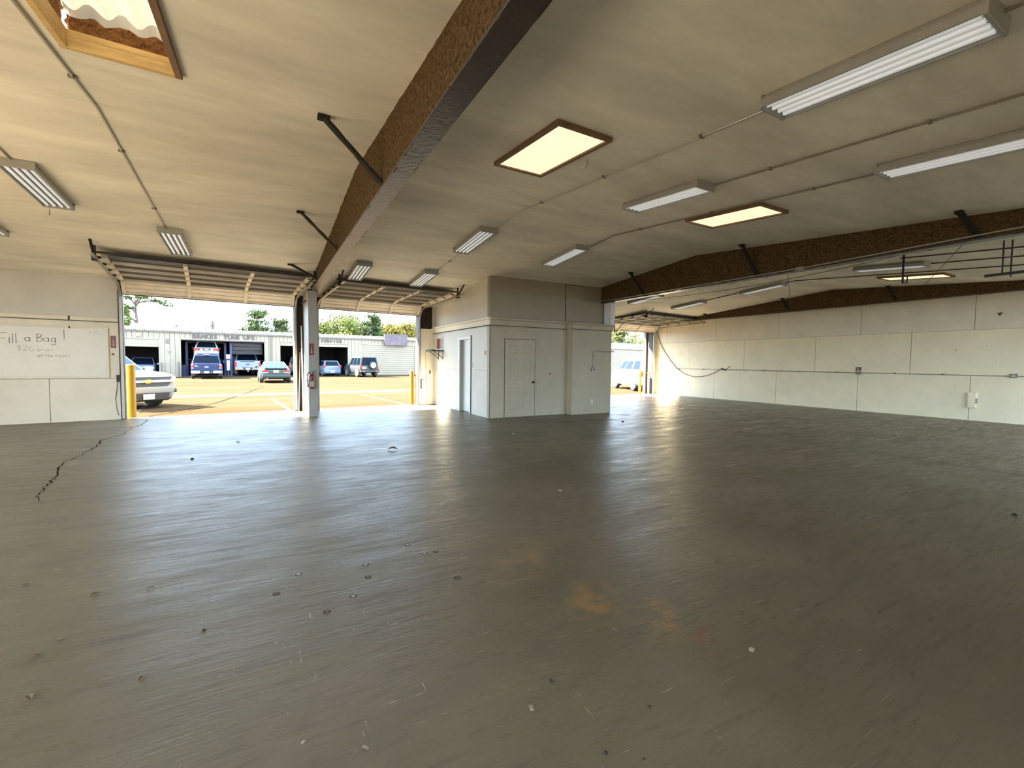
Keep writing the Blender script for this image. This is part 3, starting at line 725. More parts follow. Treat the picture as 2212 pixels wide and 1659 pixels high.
for i in range(25):
    x = SKX0-.02+(SKX1-SKX0+.05)*i/24
    dz = .02*math.sin(x*2*PI/.2)+random.uniform(-.008, .008)
    vs_ += [(x, SKY1+.05, zc2(x, SKY1, .24+dz)), (x, SKY1-.02, zc2(x, SKY1, .30+dz))]
m_.add(vs_, [(2*i, 2*i+2, 2*i+3, 2*i+1) for i in range(24)])
m_.build('torn_facing', M['white'], sk)

# ================================================================== WALL ITEMS, FRONT LEFT
wbd = thing('whiteboard', 'framed whiteboard with handwriting on the front wall', 'whiteboard', W(-5.9, -.002, 1.0), TH)
BW, BH = 2.70, 1.19
MB().box(0, BW, -.015, 0, 0, BH).build('panel', M['board'], wbd)
for a in ((0, BW, 0, .045), (0, BW, BH-.045, BH), (0, .045, .045, BH-.045), (BW-.05, BW, .045, BH-.045)):
    MB().box(a[0], a[1], -.035, 0, a[2], a[3]).build('frame_rail', M['wall'], wbd, .004)
MB().box(2.03, 2.055, -.037, 0, BH-.05, BH+.002).build('gap', M['black'], wbd)
def strokes(lines, m_, wd, nm):
    mb = MB()
    for ln in lines:
        for i in range(len(ln)-1):
            a, b = ln[i], ln[i+1]
            mb.bar((a[0]+5.9, -.017, a[1]-1.0), (b[0]+5.9, -.017, b[1]-1.0), wd, .003, up=(0, 1, 0))
    return mb.build(nm, m_, wbd)
def arc(cx, cz, rx, rz, a0, a1, n=10): return [(cx+rx*math.cos(a0+(a1-a0)*i/n), cz+rz*math.sin(a0+(a1-a0)*i/n)) for i in range(n+1)]
L1 = [[(-4.97, 1.76), (-4.97, 1.99), (-4.83, 1.99)], [(-4.97, 1.87), (-4.86, 1.875)], [(-4.80, 1.77), (-4.80, 1.90)], [(-4.80, 1.96), (-4.80, 1.97)], [(-4.75, 1.77), (-4.75, 1.98)], [(-4.70, 1.77), (-4.70, 1.985)],
      arc(-4.53, 1.865, .04, .04, .3, 6.0), [(-4.49, 1.91), (-4.49, 1.82)],
      [(-4.38, 1.815), (-4.38, 1.99)], arc(-4.38, 1.95, .07, .04, 1.57, -1.57), arc(-4.38, 1.865, .085, .045, 1.57, -1.57),
      arc(-4.24, 1.865, .04, .04, .3, 6.0), [(-4.20, 1.91), (-4.20, 1.83), (-4.185, 1.825)], arc(-4.125, 1.865, .035, .04, .3, 6.0), [(-4.09, 1.905), (-4.09, 1.79)], arc(-4.125, 1.785, .035, .035, 0, -2.6),
      [(-3.95, 2.10), (-3.95, 1.90)], [(-3.955, 1.862), (-3.945, 1.862)], [(-3.955, 1.866), (-3.945, 1.858)]]
strokes(L1, M['ink'], .010, 'handwriting')
S2 = [arc(-4.66, 1.69, .025, .02, .5, 4.4), arc(-4.66, 1.65, .025, .02, 1.5, -2.3), [(-4.66, 1.73), (-4.66, 1.61)], arc(-4.57, 1.70, .035, .03, 2.6, -.6)+[(-4.60, 1.62), (-4.53, 1.62)], arc(-4.47, 1.66, .035, .05, 1.2, 6.0),
      arc(-4.36, 1.625, .02, .02, 0, 6.2), arc(-4.31, 1.625, .018, .02, 3, 0), arc(-4.22, 1.63, .02, .02, 0, 6.2), arc(-4.16, 1.63, .018, .02, 3, 0)]
x = -4.37
for ch in 'all the items !':
    if ch == 'a': S2 += [arc(x, 1.50, .016, .018, .3, 6.0), [(x+.018, 1.52), (x+.018, 1.48)]]; x += .045
    elif ch == 'l': S2 += [[(x, 1.48), (x, 1.54)]]; x += .022
    elif ch == 't': S2 += [[(x, 1.54), (x, 1.48)], [(x-.015, 1.525), (x+.018, 1.525)]]; x += .035
    elif ch == 'h': S2 += [[(x, 1.54), (x, 1.48)], arc(x+.014, 1.49, .014, .02, 3.1, 0), [(x+.028, 1.49), (x+.028, 1.48)]]; x += .045
    elif ch == 'e': S2 += [arc(x+.012, 1.497, .015, .017, 0, 5.5), [(x, 1.497), (x+.027, 1.497)]]; x += .045
    elif ch == 'i': S2 += [[(x, 1.48), (x, 1.515)]]; x += .022
    elif ch == 'm': S2 += [arc(x+.012, 1.485, .012, .025, 3.1, 0), arc(x+.036, 1.485, .012, .025, 3.1, 0)]; x += .062
    elif ch == 's': S2 += [arc(x+.01, 1.507, .011, .01, .5, 4.4), arc(x+.01, 1.488, .011, .01, 1.5, -2.3)]; x += .035
    elif ch == '!': S2 += [[(x, 1.55), (x, 1.50)], [(x, 1.485), (x, 1.478)]]
    else: x += .03
strokes(S2, M['ink2'], .006, 'handwriting')
S3 = []
for (x0, z0, n_) in ((-3.53, 2.085, 6), (-3.53, 2.035, 8)):
    for q in range(n_):
        if q == 2: continue
        S3.append(arc(x0+q*.028, z0, .009, .012, .4+q, 5.5+q, 6))
strokes(S3, M['ink2'], .004, 'handwriting')
def ext_sign(label, loc, rz, wd, ht):
    r = thing('fire_extinguisher_sign', label, 'sign', loc, rz, 'red fire extinguisher signs')
    MB().box(0, wd, -.004, 0, 0, ht).build('plate', M['dred'], r)
    m_ = MB(); c_ = wd/2
    m_.poly([(c_-wd*.13, -.004, ht*.70), (c_-wd*.13, -.004, ht*.28), (c_-wd*.27, -.004, ht*.28), (c_, -.004, ht*.08), (c_+wd*.27, -.004, ht*.28), (c_+wd*.13, -.004, ht*.28), (c_+wd*.13, -.004, ht*.70)], (0, -1, 0), .002)
    m_.build('arrow', M['paper'], r)
    text_obj('FIRE', wd*.26, M['paper'], 'lettering', r, Matrix.Translation((c_, -.005, ht*.90)) @ FACE_NEG_Y, .001)
    text_obj('EXTINGUISHER', wd*.125, M['paper'], 'lettering', r, Matrix.Translation((c_, -.005, ht*.79)) @ FACE_NEG_Y, .001)
    return r
ext_sign('red fire extinguisher arrow sign beside the whiteboard', W(-3.165, -.001, 1.71), TH, .095, .29)
ext_sign('red fire extinguisher arrow sign on the grey column', (1.035, 12.499, 1.60), 0, .11, .30)
t_ = thing('coat_hook', 'small dark round hook on the wall under the red sign', 'hook', W(-3.13, 0, 1.56), TH)
MB().cyl((0, 0, 0), (0, -.012, 0), .026, 12).cyl((0, -.012, 0), (0, -.04, 0), .013, 10).build('hook', M['dred'], t_)
t_ = thing('cord', 'thin dark cord hanging down beside the left door jamb', 'cord', W(-3.06, -.01, .95), TH)
MB().tube([(.0, 0, 0), (-.02, 0, -.25), (-.05, 0, -.45), (-.03, 0, -.7), (0, 0, -.85)], .006, 6).build('cord', M['black'], t_)
MB().box(-.02, .03, -.02, .01, -.05, .12).build('box', M['black'], t_)

# fire extinguisher
r = thing('fire_extinguisher', 'red fire extinguisher with black hose hung on the grey column', 'fire extinguisher', (1.075, 12.415, .74))
MB().tube([(0, 0, 0), (0, 0, .008), (0, 0, .30), (0, 0, .345), (0, 0, .375), (0, 0, .39)], [.06, .066, .066, .055, .03, .022], 20).build('cylinder', M['dred'], r, smooth=True)
MB().box(-.05, .05, -.068, -.055, .05, .2).build('label_sticker', M['paper'], r)
MB().cyl((0, 0, .385), (0, 0, .43), .018, 12).build('valve', M['galv'], r)
MB().bar((-.02, 0, .425), (.11, -.03, .475), .02, .012).bar((-.02, 0, .41), (.10, -.03, .425), .02, .01).build('handle', M['black'], r)
MB().tube([(-.015, 0, .41), (-.07, -.01, .41), (-.10, -.01, .36), (-.10, -.01, .22), (-.085, -.01, .12)], .010, 8).build('hose', M['black'], r, smooth=True)
MB().tube([(-.085, -.01, .12), (-.085, -.01, .05)], [.012, .018], 8).build('nozzle', M['black'], r)
MB().tube([(.068*math.cos(a), .068*math.sin(a), .21) for a in [i*2*PI/20 for i in range(21)]], .006, 5).build('strap', M['black'], r)
MB().box(-.02, .02, .06, .085, .1, .40).build('bracket', M['black'], r)

# jog wall items
t_ = thing('wall_pipe', 'thin painted pipe running down the narrow wall by the office', 'pipe', W(4.86, -.016, 0), TH)
MB().tube([(.01, 0, 0.01), (.0, 0, 1.0), (-.03, 0, 1.76), (-.01, -.0, 1.80), (.12, -.0, 1.81)], .012, 8).build('pipe', M['rib'], t_, smooth=True)
t_ = thing('push_button', 'small dark door push button box on the narrow wall', 'switch', W(4.99, -.001, 1.06), TH)
MB().box(-.025, .025, -.03, 0, 0, .11).build('box', M['black'], t_, .004)
MB().cyl((0, -.03, .075), (0, -.036, .075), .012, 10).cyl((0, -.03, .035), (0, -.036, .035), .012, 10).build('button', M['white'], t_)
t_ = thing('slide_latch', 'dark slide latch on the second door jamb', 'latch', W(4.66, -.001, .55), TH)
MB().box(0, .03, -.02, 0, 0, .33).box(.03, .14, -.015, 0, .30, .32).build('latch', M['black'], t_)

# office side wall items
r = thing('wall_cabinet', 'recessed white box with red panel on the office side wall', 'cabinet', (OX0, 13.68, 1.87))
m_ = MB()
for a in ((0, .62, .40, .44), (0, .62, 0, .03), (0, .03, .03, .40), (.59, .62, .03, .40)): m_.box(-.02, 0, a[0], a[1], a[2], a[3])
m_.build('frame', M['white'], r, .003)
MB().box(-.012, 0, .30, .59, .03, .36).build('red_panel', M['red'], r)
MB().box(-.012, 0, .03, .29, .03, .36).build('white_panel', M['paper'], r)
r = thing('wall_shelf', 'small dark shelf on brackets by the second doorway', 'shelf', (OX0, 13.62, 1.60))
MB().box(-.42, 0, 0, .62, .21, .245).build('board', M['black'], r, .004)
for y in (.1, .5):
    MB().bar((-.002, y, -.06), (-.002, y, .21), .02, .02, up=(0, 1, 0)).bar((-.005, y, -.02), (-.30, y, .20), .02, .015, up=(0, 1, 0)).build('bracket', M['black'], r)
MB().box(-.44, -.28, .15, .45, .245, .262).build('tray', M['plastic'], r, .004)
t_ = tag(MB().box(-.008, 0, -.05, .05, -.06, .06).build('sticker', M['orange'], loc=(OX0, 10.55, 1.71)), 'faded orange sticker on the office side wall', 'sticker')
t_ = thing('light_switch', 'white light switch beside the open office door', 'switch', (OX0, 11.37, 1.32))
MB().box(-.008, 0, -.04, .04, 0, .14).build('plate', M['galv'], t_, .003); MB().box(-.02, -.008, -.008, .008, .055, .085).build('toggle', M['white'], t_)
# bump items
t_ = thing('outlet_conduit', 'conduit bending down to an outlet box on the office bump-out', 'conduit', (8.34, BY, 1.24))
pts = [(0, -.02, .10), (0, -.02, .47)]+[(.11*(1-math.cos(a)), -.02, .47+.11*math.sin(a)) for a in (.4, .8, 1.2, 1.57)]+[(.78, -.02, .58)]
MB().tube(pts, .013, 8).build('pipe', M['emt'], t_, smooth=True)
MB().box(-.055, .055, -.05, 0, -.01, .10).build('box', M['galv'], t_, .006)
MB().box(-.03, .03, -.054, -.05, .02, .07).build('receptacle', M['plastic'], t_)
t_ = thing('wall_outlet', 'cream wall outlet low on the office bump-out', 'outlet', (8.33, BY, .30))
MB().box(-.035, .035, -.008, 0, 0, .115).build('plate', M['wall'], t_, .003); MB().box(-.015, .015, -.012, -.008, .02, .05).box(-.015, .015, -.012, -.008, .065, .095).build('receptacle', M['column'], t_)
t_ = tag(MB().cyl((0, 0, 0), (0, -.01, 0), .022, 10).build('wall_plug', M['black'], loc=(7.02, OY, 1.16)), 'small dark hole plug right of the six panel door', 'plug')

# ================================================================== RIGHT WALL ITEMS
c_ = thing('wall_conduit', 'long conduit run at waist height along the right wall', 'conduit', (XR-.016, 0, 1.25))
MB().tube([(0, 3.05, 0), (0, 3.5, -.01), (0, 7.0, 0), (0, 11.0, .02), (0, 15.3, .03)], .013, 8).build('pipe', M['emt'], c_, smooth=True)
for y in (5.0, 6.1, 7.7, 8.9, 10.2, 12.9, 14.2): MB().box(-.015, .015, y-.02, y+.02, -.02, .025).build('clip', M['emtd'], c_)
def jbox(label, y, z, two=False):
    r = thing('junction_box', label, 'outlet', (XR, y, z), 0, 'boxes on the right wall conduit')
    MB().box(-.055, 0, -.065, .065, -.05, .06).build('box', M['emtd'], r, .006)
    MB().box(-.06, -.055, -.04, .04, -.03, .04).build('cover', M['galv'], r)
    if two:
        MB().box(-.055, 0, -.065, .065, .085, .19).build('box', M['black'], r, .006); MB().box(-.06, -.055, -.04, .04, .10, .17).build('cover', M['galv'], r)
    return r
jbox('pair of stacked electrical boxes on the right wall conduit', 7.05, 1.24, True)
jbox('single electrical box at the right end of the wall conduit', 3.61, 1.245)
r = thing('wall_panel_box', 'white painted box low on the right wall', 'box', (XR, 4.27, .35))
MB().box(-.06, 0, 0, .18, 0, .42).build('box', M['wallw'], r, .006); MB().box(-.068, -.06, .02, .16, .03, .38).build('cover', M['wallw'], r, .003)
MB().box(-.065, 0, -.012, .012, .12, .27).build('hinge', M['galv'], r)
r = thing('hanging_hose', 'dark hose drooping from the far corner across the right wall', 'hose', (XR-.03, 0, 0))
hp = [(15.66, 3.15), (15.4, 2.55), (15.21, 2.22), (14.8, 1.72), (14.33, 1.27), (13.9, 1.03), (13.38, .91), (13.0, .93), (12.64, 1.01), (12.25, 1.18), (12.0, 1.31)]
MB().tube([(0, y, z) for y, z in hp], .014, 8).build('hose', M['emtd'], r, smooth=True)
MB().tube([(0, 12.0, 1.31), (-.02, 11.9, 1.27), (-.03, 11.78, 1.25)], .028, 8).build('coupling', M['black'], r)
MB().tube([(-.03, 11.78, 1.25), (-.03, 11.7, 1.34), (-.03, 11.6, 1.40)], .012, 8).build('lever', M['black'], r)
t_ = thing('wall_valve', 'small valve box on the sunlit corner of the right wall', 'valve', (XR, 15.3, 1.2))
MB().box(-.04, 0, -.04, .04, 0, .1).build('box', M['galv'], t_, .004); MB().cyl((-.04, 0, .16), (-.01, 0, .16), .03, 10).bar((-.02, 0, .1), (-.02, 0, .24), .02, .02).build('handle', M['black'], t_)
t_ = tag(MB().poly([(0, 0, 0), (0, -.05, .10), (0, .06, .09)], (-1, 0, 0), .004).build('wall_hole', M['seam'], loc=(XR-.003, 3.93, 2.82)), 'dark triangular gouge high on the right wall', 'hole')

# far bay hanging rails
r = thing('hanging_rail', 'black rod with U-shaped hook hanging in the far bay', 'hook', (11.0, 3.9, 3.10))
MB().bar((0, 0, 0), (0, 0, ceil_z(11, 3.9)-3.10), .02, .03, up=(0, 1, 0)).bar((0, 0, .0), (0, -.07, 0), .02, .015).bar((0, -.07, 0), (0, -.07, .13), .02, .015, up=(0, 1, 0)).build('rod', M['black'], r)
r = thing('hanging_rail', 'black bar slung on two rods at the far right', 'rail', (11.0, 2.5, 3.05))
MB().bar((0, .26, 0), (0, -2.6, 0), .04, .045).build('bar', M['black'], r)
for y in (.05, -.05): MB().cyl((0, y, -.06 if y < 0 else 0), (0, y, ceil_z(11, 2.5+y)-3.05), .011, 8).build('rod', M['black'], r)
def cable(label, a, b, sag, r_=.006, m_='black'):
    a, b = Vector(a), Vector(b)
    pts = [a.lerp(b, i/12)-Vector((0, 0, sag*4*(i/12)*(1-i/12)))-a for i in range(13)]
    t_ = thing('cable', label, 'cable', a); MB().tube(pts, r_, 6).build('wire', M[m_], t_, smooth=True); return t_
cable('thin cable slanting to the far beam past the far skylight', (9.0, 2.5, 3.27), (16.5, 5.45, 3.66), 0)
cable('thin cable slanting between the two right beams', (9.0, 5.0, 3.26), (16.5, 9.0, 3.6), 0.02)
cable('slack wire drooping under the dark beam', (9.02, 3.0, 3.28), (9.3, 9.3, 3.27), .12, .005)

# ================================================================== FLOOR DEBRIS
random.seed(21)
def floor_pt(px_, py_):
    d_ = _R*((px_-1106)/F_PX)+_D*((py_-829.5)/F_PX)+_f
    t__ = -CAMH/d_.z; return Vector((d_.x*t__, d_.y*t__, 0))
def debris(px_, py_, kind, label, s_=1.0):
    p = floor_pt(px_, py_)
    if kind == 'leaf':
        m_ = MB(); n = 6; vs_ = []
        for i in range(n+1):
            f_ = i/n; wv = .012*math.sin(PI*f_)+.0008
            vs_ += [(f_*.05-.025, wv, .003+.012*math.sin(PI*f_)), (f_*.05-.025, 0, .002+.006*math.sin(PI*f_)), (f_*.05-.025, -wv, .003+.010*math.sin(PI*f_))]
        m_.add(vs_, [(3*i+j, 3*i+3+j, 3*i+4+j, 3*i+1+j) for i in range(n) for j in (0, 1)])
        nm, mt, cat = 'dry_leaf', 'leaf_dry', 'leaf'
    elif kind == 'paper':
        m_ = MB().add([(-.03, -.015, .002), (.03, -.02, .004), (.035, .012, .006), (0, .02, .012), (-.03, .018, .003)], [(0, 1, 3), (1, 2, 3), (0, 3, 4)]); nm, mt, cat = 'paper_scrap', 'paper', 'litter'
    else:
        m_ = MB(); n = 7
        m_.loft([[(.012*math.cos(2*PI*i/n)*(1-.5*j)+random.uniform(-.003, .003), .012*math.sin(2*PI*i/n)*(1-.5*j)+random.uniform(-.003, .003), .010*j) for i in range(n)] for j in (0, 1)]); nm, mt, cat = 'grit_crumb', 'grit', 'debris'
    m_.v = [(x*s_, y*s_, z*s_) for x, y, z in m_.v]
    o = m_.build(nm, M[mt]); o.location = p; o.rotation_euler = (0, 0, random.random()*6)
    return tag(o, label, cat, 'litter on the floor')
DEB = [(205, 1286, 'leaf', 'pale curled dry leaf on the left floor', 1.2), (54, 1266, 'leaf', 'dark dry leaf near the left picture edge', 1.0), (75, 1420, 'leaf', 'dry leaf at the lower left of the floor', .9), (130, 1384, 'leaf', 'thin dark leaf above the lower left leaf', .8),
       (306, 1468, 'leaf', 'flat dark leaf low on the left floor', .8), (440, 1362, 'grit', 'dark crumb left of centre on the floor', .8), (64, 1508, 'leaf', 'brown leaf smear at the bottom left', 1.0), (325, 1270, 'leaf', 'small leaf on the shiny left floor', .8),
       (1210, 1060, 'paper', 'white paper scrap on the middle of the floor', 1.2), (1110, 937, 'paper', 'small white scrap before the office corner', 1.2), (2061, 926, 'paper', 'white paper scrap near the right wall', 2.0), (1148, 1530, 'paper', 'yellow scrap low in the middle floor', .5),
       (1307, 1627, 'grit', 'pale crumb at the bottom middle of the floor', .7), (1390, 1640, 'grit', 'black crumb at the bottom right of middle', .5), (1624, 1404, 'paper', 'small shiny scrap right of the rust stain', .6), (2192, 1113, 'grit', 'black crumb at the right picture edge', 2.0),
       (1345, 911, 'grit', 'dark lump before the office bump-out', 2.5), (415, 992, 'grit', 'dark fleck on the blue floor reflection', 2.2), (514, 955, 'leaf', 'dark curled leaf in the reflection of the left doorway', 2.0), (848, 972, 'leaf', 'flat dark strip of litter before the second doorway', 3.5),
       (1402, 1528, 'grit', 'black pebble with pale scuff on the lower floor', .7), (1190, 1472, 'grit', 'dark chip in the middle lower floor', .9), (790, 1615, 'paper', 'tan crumb at the bottom left of centre', .4), (655, 1603, 'paper', 'white crumb at the bottom of the floor', .25)]
for a in DEB: debris(*a)
# drilled anchor holes with dark rims
for i, (a, b, lb) in enumerate(((706, 1322, 'dark ringed anchor hole nearest the camera'), (763, 1288, 'ringed anchor hole above the nearest one'), (597, 1283, 'rusty anchor hole left of the others'), (790, 1220, 'anchor hole at the back of the middle group'), (795, 1247, 'ringed anchor hole in the middle group'), (645, 1241, 'anchor hole with white chip beside it'), (988, 1248, 'rusty anchor hole at the right'), (917, 1196, 'anchor hole at the far right pair, left one'), (941, 1192, 'anchor hole at the far right pair, right one'), (880, 1177, 'small farthest anchor hole'))):
    p = floor_pt(a, b); t_ = thing('anchor_hole', lb, 'hole', p, 0, 'anchor holes in the floor')
    m_ = MB(); n = 14; m_.add([(r_*math.cos(2*PI*k_/n), r_*math.sin(2*PI*k_/n), z) for r_, z in ((.022, .0008), (.016, .0025)) for k_ in range(n)], [(k_, (k_+1) % n, n+(k_+1) % n, n+k_) for k_ in range(n)]); m_.build('rim', M['grit'], t_)
    m_ = MB(); m_.add([(.013*math.cos(2*PI*k_/n), .013*math.sin(2*PI*k_/n), .0012) for k_ in range(n)], [tuple(range(n))]); m_.build('plug', M['fixture'] if i % 2 else M['leaf_dry'], t_)
#OUTDOORS
# ================================================================== OUTDOORS
GZ = -.02
struct(MB().box(-90, 140, -70, 160, GZ-.3, GZ).build('ground', M['ground']), 'tan dusty paved yard between the two buildings')
g_ = thing('drain_strip', 'pale concrete drain strip crossing the paved yard', 'pavement', W(0, 7.0, GZ), TH); del g_['category']; g_['kind'] = 'structure'
for i in range(14):
    MB().box(-30+i*5+.02, -25+i*5-.02, 0, 1.6, -.1, .006).build('slab', M['gutter'], g_)
for (u, v0, v1, lb) in ((-2.93, .25, 4.5, 'worn white parking stripe by the left yellow bollard'), (.72, .5, 5.2, 'worn white parking stripe before the grey column'), (4.33, .6, 5.9, 'worn white parking stripe by the second yellow bollard')):
    tag(MB().box(-.06, .06, v0, v1, 0, .004).build('parking_stripe', M['stripe'], loc=W(u, 0, GZ), rz=TH), lb, 'road marking', 'parking stripes')
tag(ribbon([(-2.3, 15.2), (-2.1, 15.9), (-1.6, 17.4), (-1.35, 18.6), (-.9, 21.5), (-.5, 24.5), (.0, 29.0)], .03, GZ+.004).build('pavement_joint', M['crack']), 'dark joint line running across the paved yard', 'joint')
tag(ribbon([(-2.6, 14.5), (-2.3, 15.1), (-1.9, 15.6), (-1.7, 16.3)], .025, GZ+.004).build('pavement_crack', M['crack']), 'crooked crack in the paving by the white pickup', 'crack')

def bollard(label, x, y, r_, h_):
    b = thing('bollard', label, 'bollard', (x, y, GZ), 0, 'yellow bollards')
    MB().cyl((0, 0, 0), (0, 0, h_-.02), r_, 20).build('post', M['yellow'], b, smooth=True)
    MB().tube([(0, 0, h_-.02), (0, 0, h_-.005), (0, 0, h_+.004)], [r_, r_*.85, r_*.4], 20).build('cap', M['yellow'], b, smooth=True)
    return b
bollard('thick yellow steel bollard at the left jamb of the left doorway', -2.90, 14.28, .10, 1.34)
bollard('yellow steel bollard at the right jamb of the second doorway', 4.42, 14.85, .07, 1.18)
b_ = bollard('yellow steel bollard outside the far doorway', 16.25, 15.95, .07, 1.16)
MB().bar((.07, .0, 1.08), (.45, -.2, 1.02), .03, .04).build('arm', M['orange'], b_)

# ------------------------------------------------------------------ service building
BO = W(0, 0, 0, YB)
sb = thing('service_building', 'long cream metal service garage across the yard', 'building', BO, TH)
EAVE = 3.72
openings = [(-13.0, -7.5, 3.10), (-6.13, .15, 3.17), (1.36, 4.0, 3.17), (4.5, 7.6, 3.15), (8.92, 14.8, 3.2)]
def siding(u0, u1, z0, z1):
    n = max(1, round((u1-u0)/.34)); st = (u1-u0)/n
    src = None
    for i in range(n):
        x = u0+i*st
        m_ = MB().box(x+.012, x+st-.012, -.03, .02, z0, z1)
        m_.build('siding_board', M['siding'], sb)
MB().box(-15, 62, .02, .10, 3.1, EAVE).build('wall_backing', M['trimtan'], sb)
px_ = -15
for (a, b, h_) in openings:
    MB().box(px_, a, .02, .10, 0, 3.1).build('wall_backing', M['trimtan'], sb)
    siding(px_, a, 0.0, EAVE)
    siding(a, b, h_+.08, EAVE)
    MB().box(a, b, -.05, .06, h_, h_+.08).build('opening_head', M['siding'], sb)
    for x in (a, b): MB().box(x-.05, x+.05, -.05, .06, 0, h_+.08).build('opening_jamb', M['siding'], sb)
    px_ = b
MB().box(px_, 62, .02, .10, 0, 3.1).build('wall_backing', M['trimtan'], sb)
siding(px_, 20, 0, EAVE)
siding(46, 60, 0, EAVE)
MB().box(20, 46, -.03, .02, 0, EAVE).build('wall_panel', M['siding'], sb)
MB().box(-15, 62, -.16, .04, EAVE, EAVE+.12).build('gutter', M['trimtan'], sb)
MB().box(.56, .68, -.10, -.03, 0, EAVE).build('downpipe', M['trimtan'], sb)
# roof panels
src = None
for i in range(-25, 34):
    x = i*.6
    m_ = MB().add([(0, -.18, EAVE+.13), (.57, -.18, EAVE+.13), (.57, 9, EAVE+.9), (0, 9, EAVE+.9)], [(0, 1, 2, 3)]).box(.56, .60, -.18, 0, EAVE+.13, EAVE+.17)
    m_.add([(.555, -.18, EAVE+.13), (.60, -.18, EAVE+.13), (.60, 9, EAVE+.9), (.555, 9, EAVE+.9), (.565, -.18, EAVE+.18), (.59, -.18, EAVE+.18), (.59, 9, EAVE+.95), (.565, 9, EAVE+.95)], [(0, 1, 5, 4), (1, 2, 6, 5), (3, 0, 4, 7), (4, 5, 6, 7)])
    if src is None:
        src = m_.build('roof_panel', M['roofmetal'], sb); src.location = (x, 0, 0)
    else: share(src, 'roof_panel', sb, (x, 0, 0))
MB().add([(20, -.18, EAVE+.13), (62, -.18, EAVE+.13), (62, 9, EAVE+1.3), (20, 9, EAVE+1.3)], [(0, 1, 2, 3)]).box(40, 62, -.2, 0, EAVE+.05, EAVE+.95).build('roof_fascia', M['white'], sb)
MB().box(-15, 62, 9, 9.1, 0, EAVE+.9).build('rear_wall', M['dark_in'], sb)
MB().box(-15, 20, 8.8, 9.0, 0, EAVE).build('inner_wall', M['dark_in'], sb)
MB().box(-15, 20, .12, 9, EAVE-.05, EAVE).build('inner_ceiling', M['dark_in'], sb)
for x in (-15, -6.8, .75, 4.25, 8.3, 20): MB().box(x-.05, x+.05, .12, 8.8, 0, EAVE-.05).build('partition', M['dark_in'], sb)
MB().box(-14.9, 19.9, .12, 8.8, 0, .012).build('shop_floor', M['trimtan'], sb)
# curtain doors
MB().box(-13, -7.55, .0, .05, 2.48, 3.10).build('roll_up_curtain', M['siding'], sb)
for q in range(3): MB().box(-13, -7.55, -.012, 0, 2.5+q*.2, 2.68+q*.2).build('curtain_slat', M['siding'], sb, .01)
MB().box(1.41, 3.95, .0, .05, 2.86, 3.17).build('roll_up_curtain', M['siding'], sb)
MB().box(4.55, 7.55, .0, .05, 2.88, 3.15).build('roll_up_curtain', M['siding'], sb)
for q in range(14):
    MB().box(8.97, 14.75, -.0, .05, .06+q*.2246, .06+q*.2246+.205).build('door_slat', M['siding'], sb, .012)
MB().box(8.97, 14.75, .03, .06, 0, 3.2).build('door_backing', M['trimtan'], sb)
# sectional door hanging inside second bay
for q in range(3): MB().box(-2.35, .08, 1.4, 1.45, 2.0+q*.36, 2.34+q*.36).build('inner_door_panel', M['p_dark'], sb, .01)
def letters(txt, u0, u1, z0, z1):
    h_ = z1-z0; n = len(txt); st = (u1-u0)/n
    for i, ch in enumerate(txt):
        if ch == ' ': continue
        text_obj(ch, h_*1.38, M['letter'], 'letter', sb, Matrix.Translation((u0+(i+.5)*st, -.06, (z0+z1)/2)) @ FACE_NEG_Y, .02, .018)
letters('BRAKES', -5.32, -3.47, 3.27, 3.62)
letters('TUNE', -3.02, -1.82, 3.27, 3.62)
letters('UPS', -1.53, -.64, 3.28, 3.62)
letters('SERVICE', 4.96, 6.99, 3.29, 3.60)
# small fittings
MB().box(-7.09, -6.80, -.07, -.03, 2.79, 3.17).build('electrical_box', M['trimtan'], sb, .01)
MB().box(-7.0, -6.75, -.035, -.028, 2.05, 2.1).box(-6.9, -6.8, -.035, -.028, 1.92, 1.97).build('small_notice', M['letter'], sb)
MB().tube([(-8.81, -.03, 3.44), (-8.81, -.16, 3.46), (-8.81, -.24, 3.42)], [.05, .11, .13], 12).build('floodlight', M['white'], sb)
MB().box(-6.32, -6.22, -.25, -.15, 0, 1.28).build('guard_post', M['trimtan'], sb, .01)
MB().box(-7.42, -7.34, -.25, -.15, 0, 1.2).build('guard_post', M['trimtan'], sb, .01)
MB().box(-9.1, -8.6, 1.5, 2.0, EAVE+.2, EAVE+.65).box(-9.2, -8.5, 1.4, 2.1, EAVE+.62, EAVE+.72).build('roof_vent', M['galv'], sb, .02)
MB().box(-2.73, -2.15, 1.5, 2.0, EAVE+.2, EAVE+.65).build('roof_vent', M['galv'], sb, .02)
for z_ in (): pass
# shelf clutter in the bays
random.seed(33)
for (a, b, v, z0) in ((-13, -7.6, 7.5, 1.2), (-6, -3.2, 7.8, 1.5), (-2.3, .1, 7.8, 1.0), (4.6, 7.4, 6.5, .9)):
    MB().box(a, b, v, v+.5, z0-.05, z0).build('inner_shelf', M['equip'], sb)
sgn = thing('sign_board', 'blank weathered mauve sign board over the closed door', 'sign', W(11.24, -.35, 3.21, YB), TH)
MB().box(0, 2.53, 0, .12, 0, 1.21).build('board', M['purple'], sgn, .01)
for a in ((0, 2.53, 0, .06), (0, 2.53, 1.15, 1.21), (0, .06, .06, 1.15), (2.47, 2.53, .06, 1.15)): MB().box(a[0], a[1], -.02, 0, a[2], a[3]).build('frame_rail', M['purple'], sgn)
for x in (.5, 2.0): MB().box(x, x+.08, .12, .35, .2, .4).build('bracket', M['trimtan'], sgn)
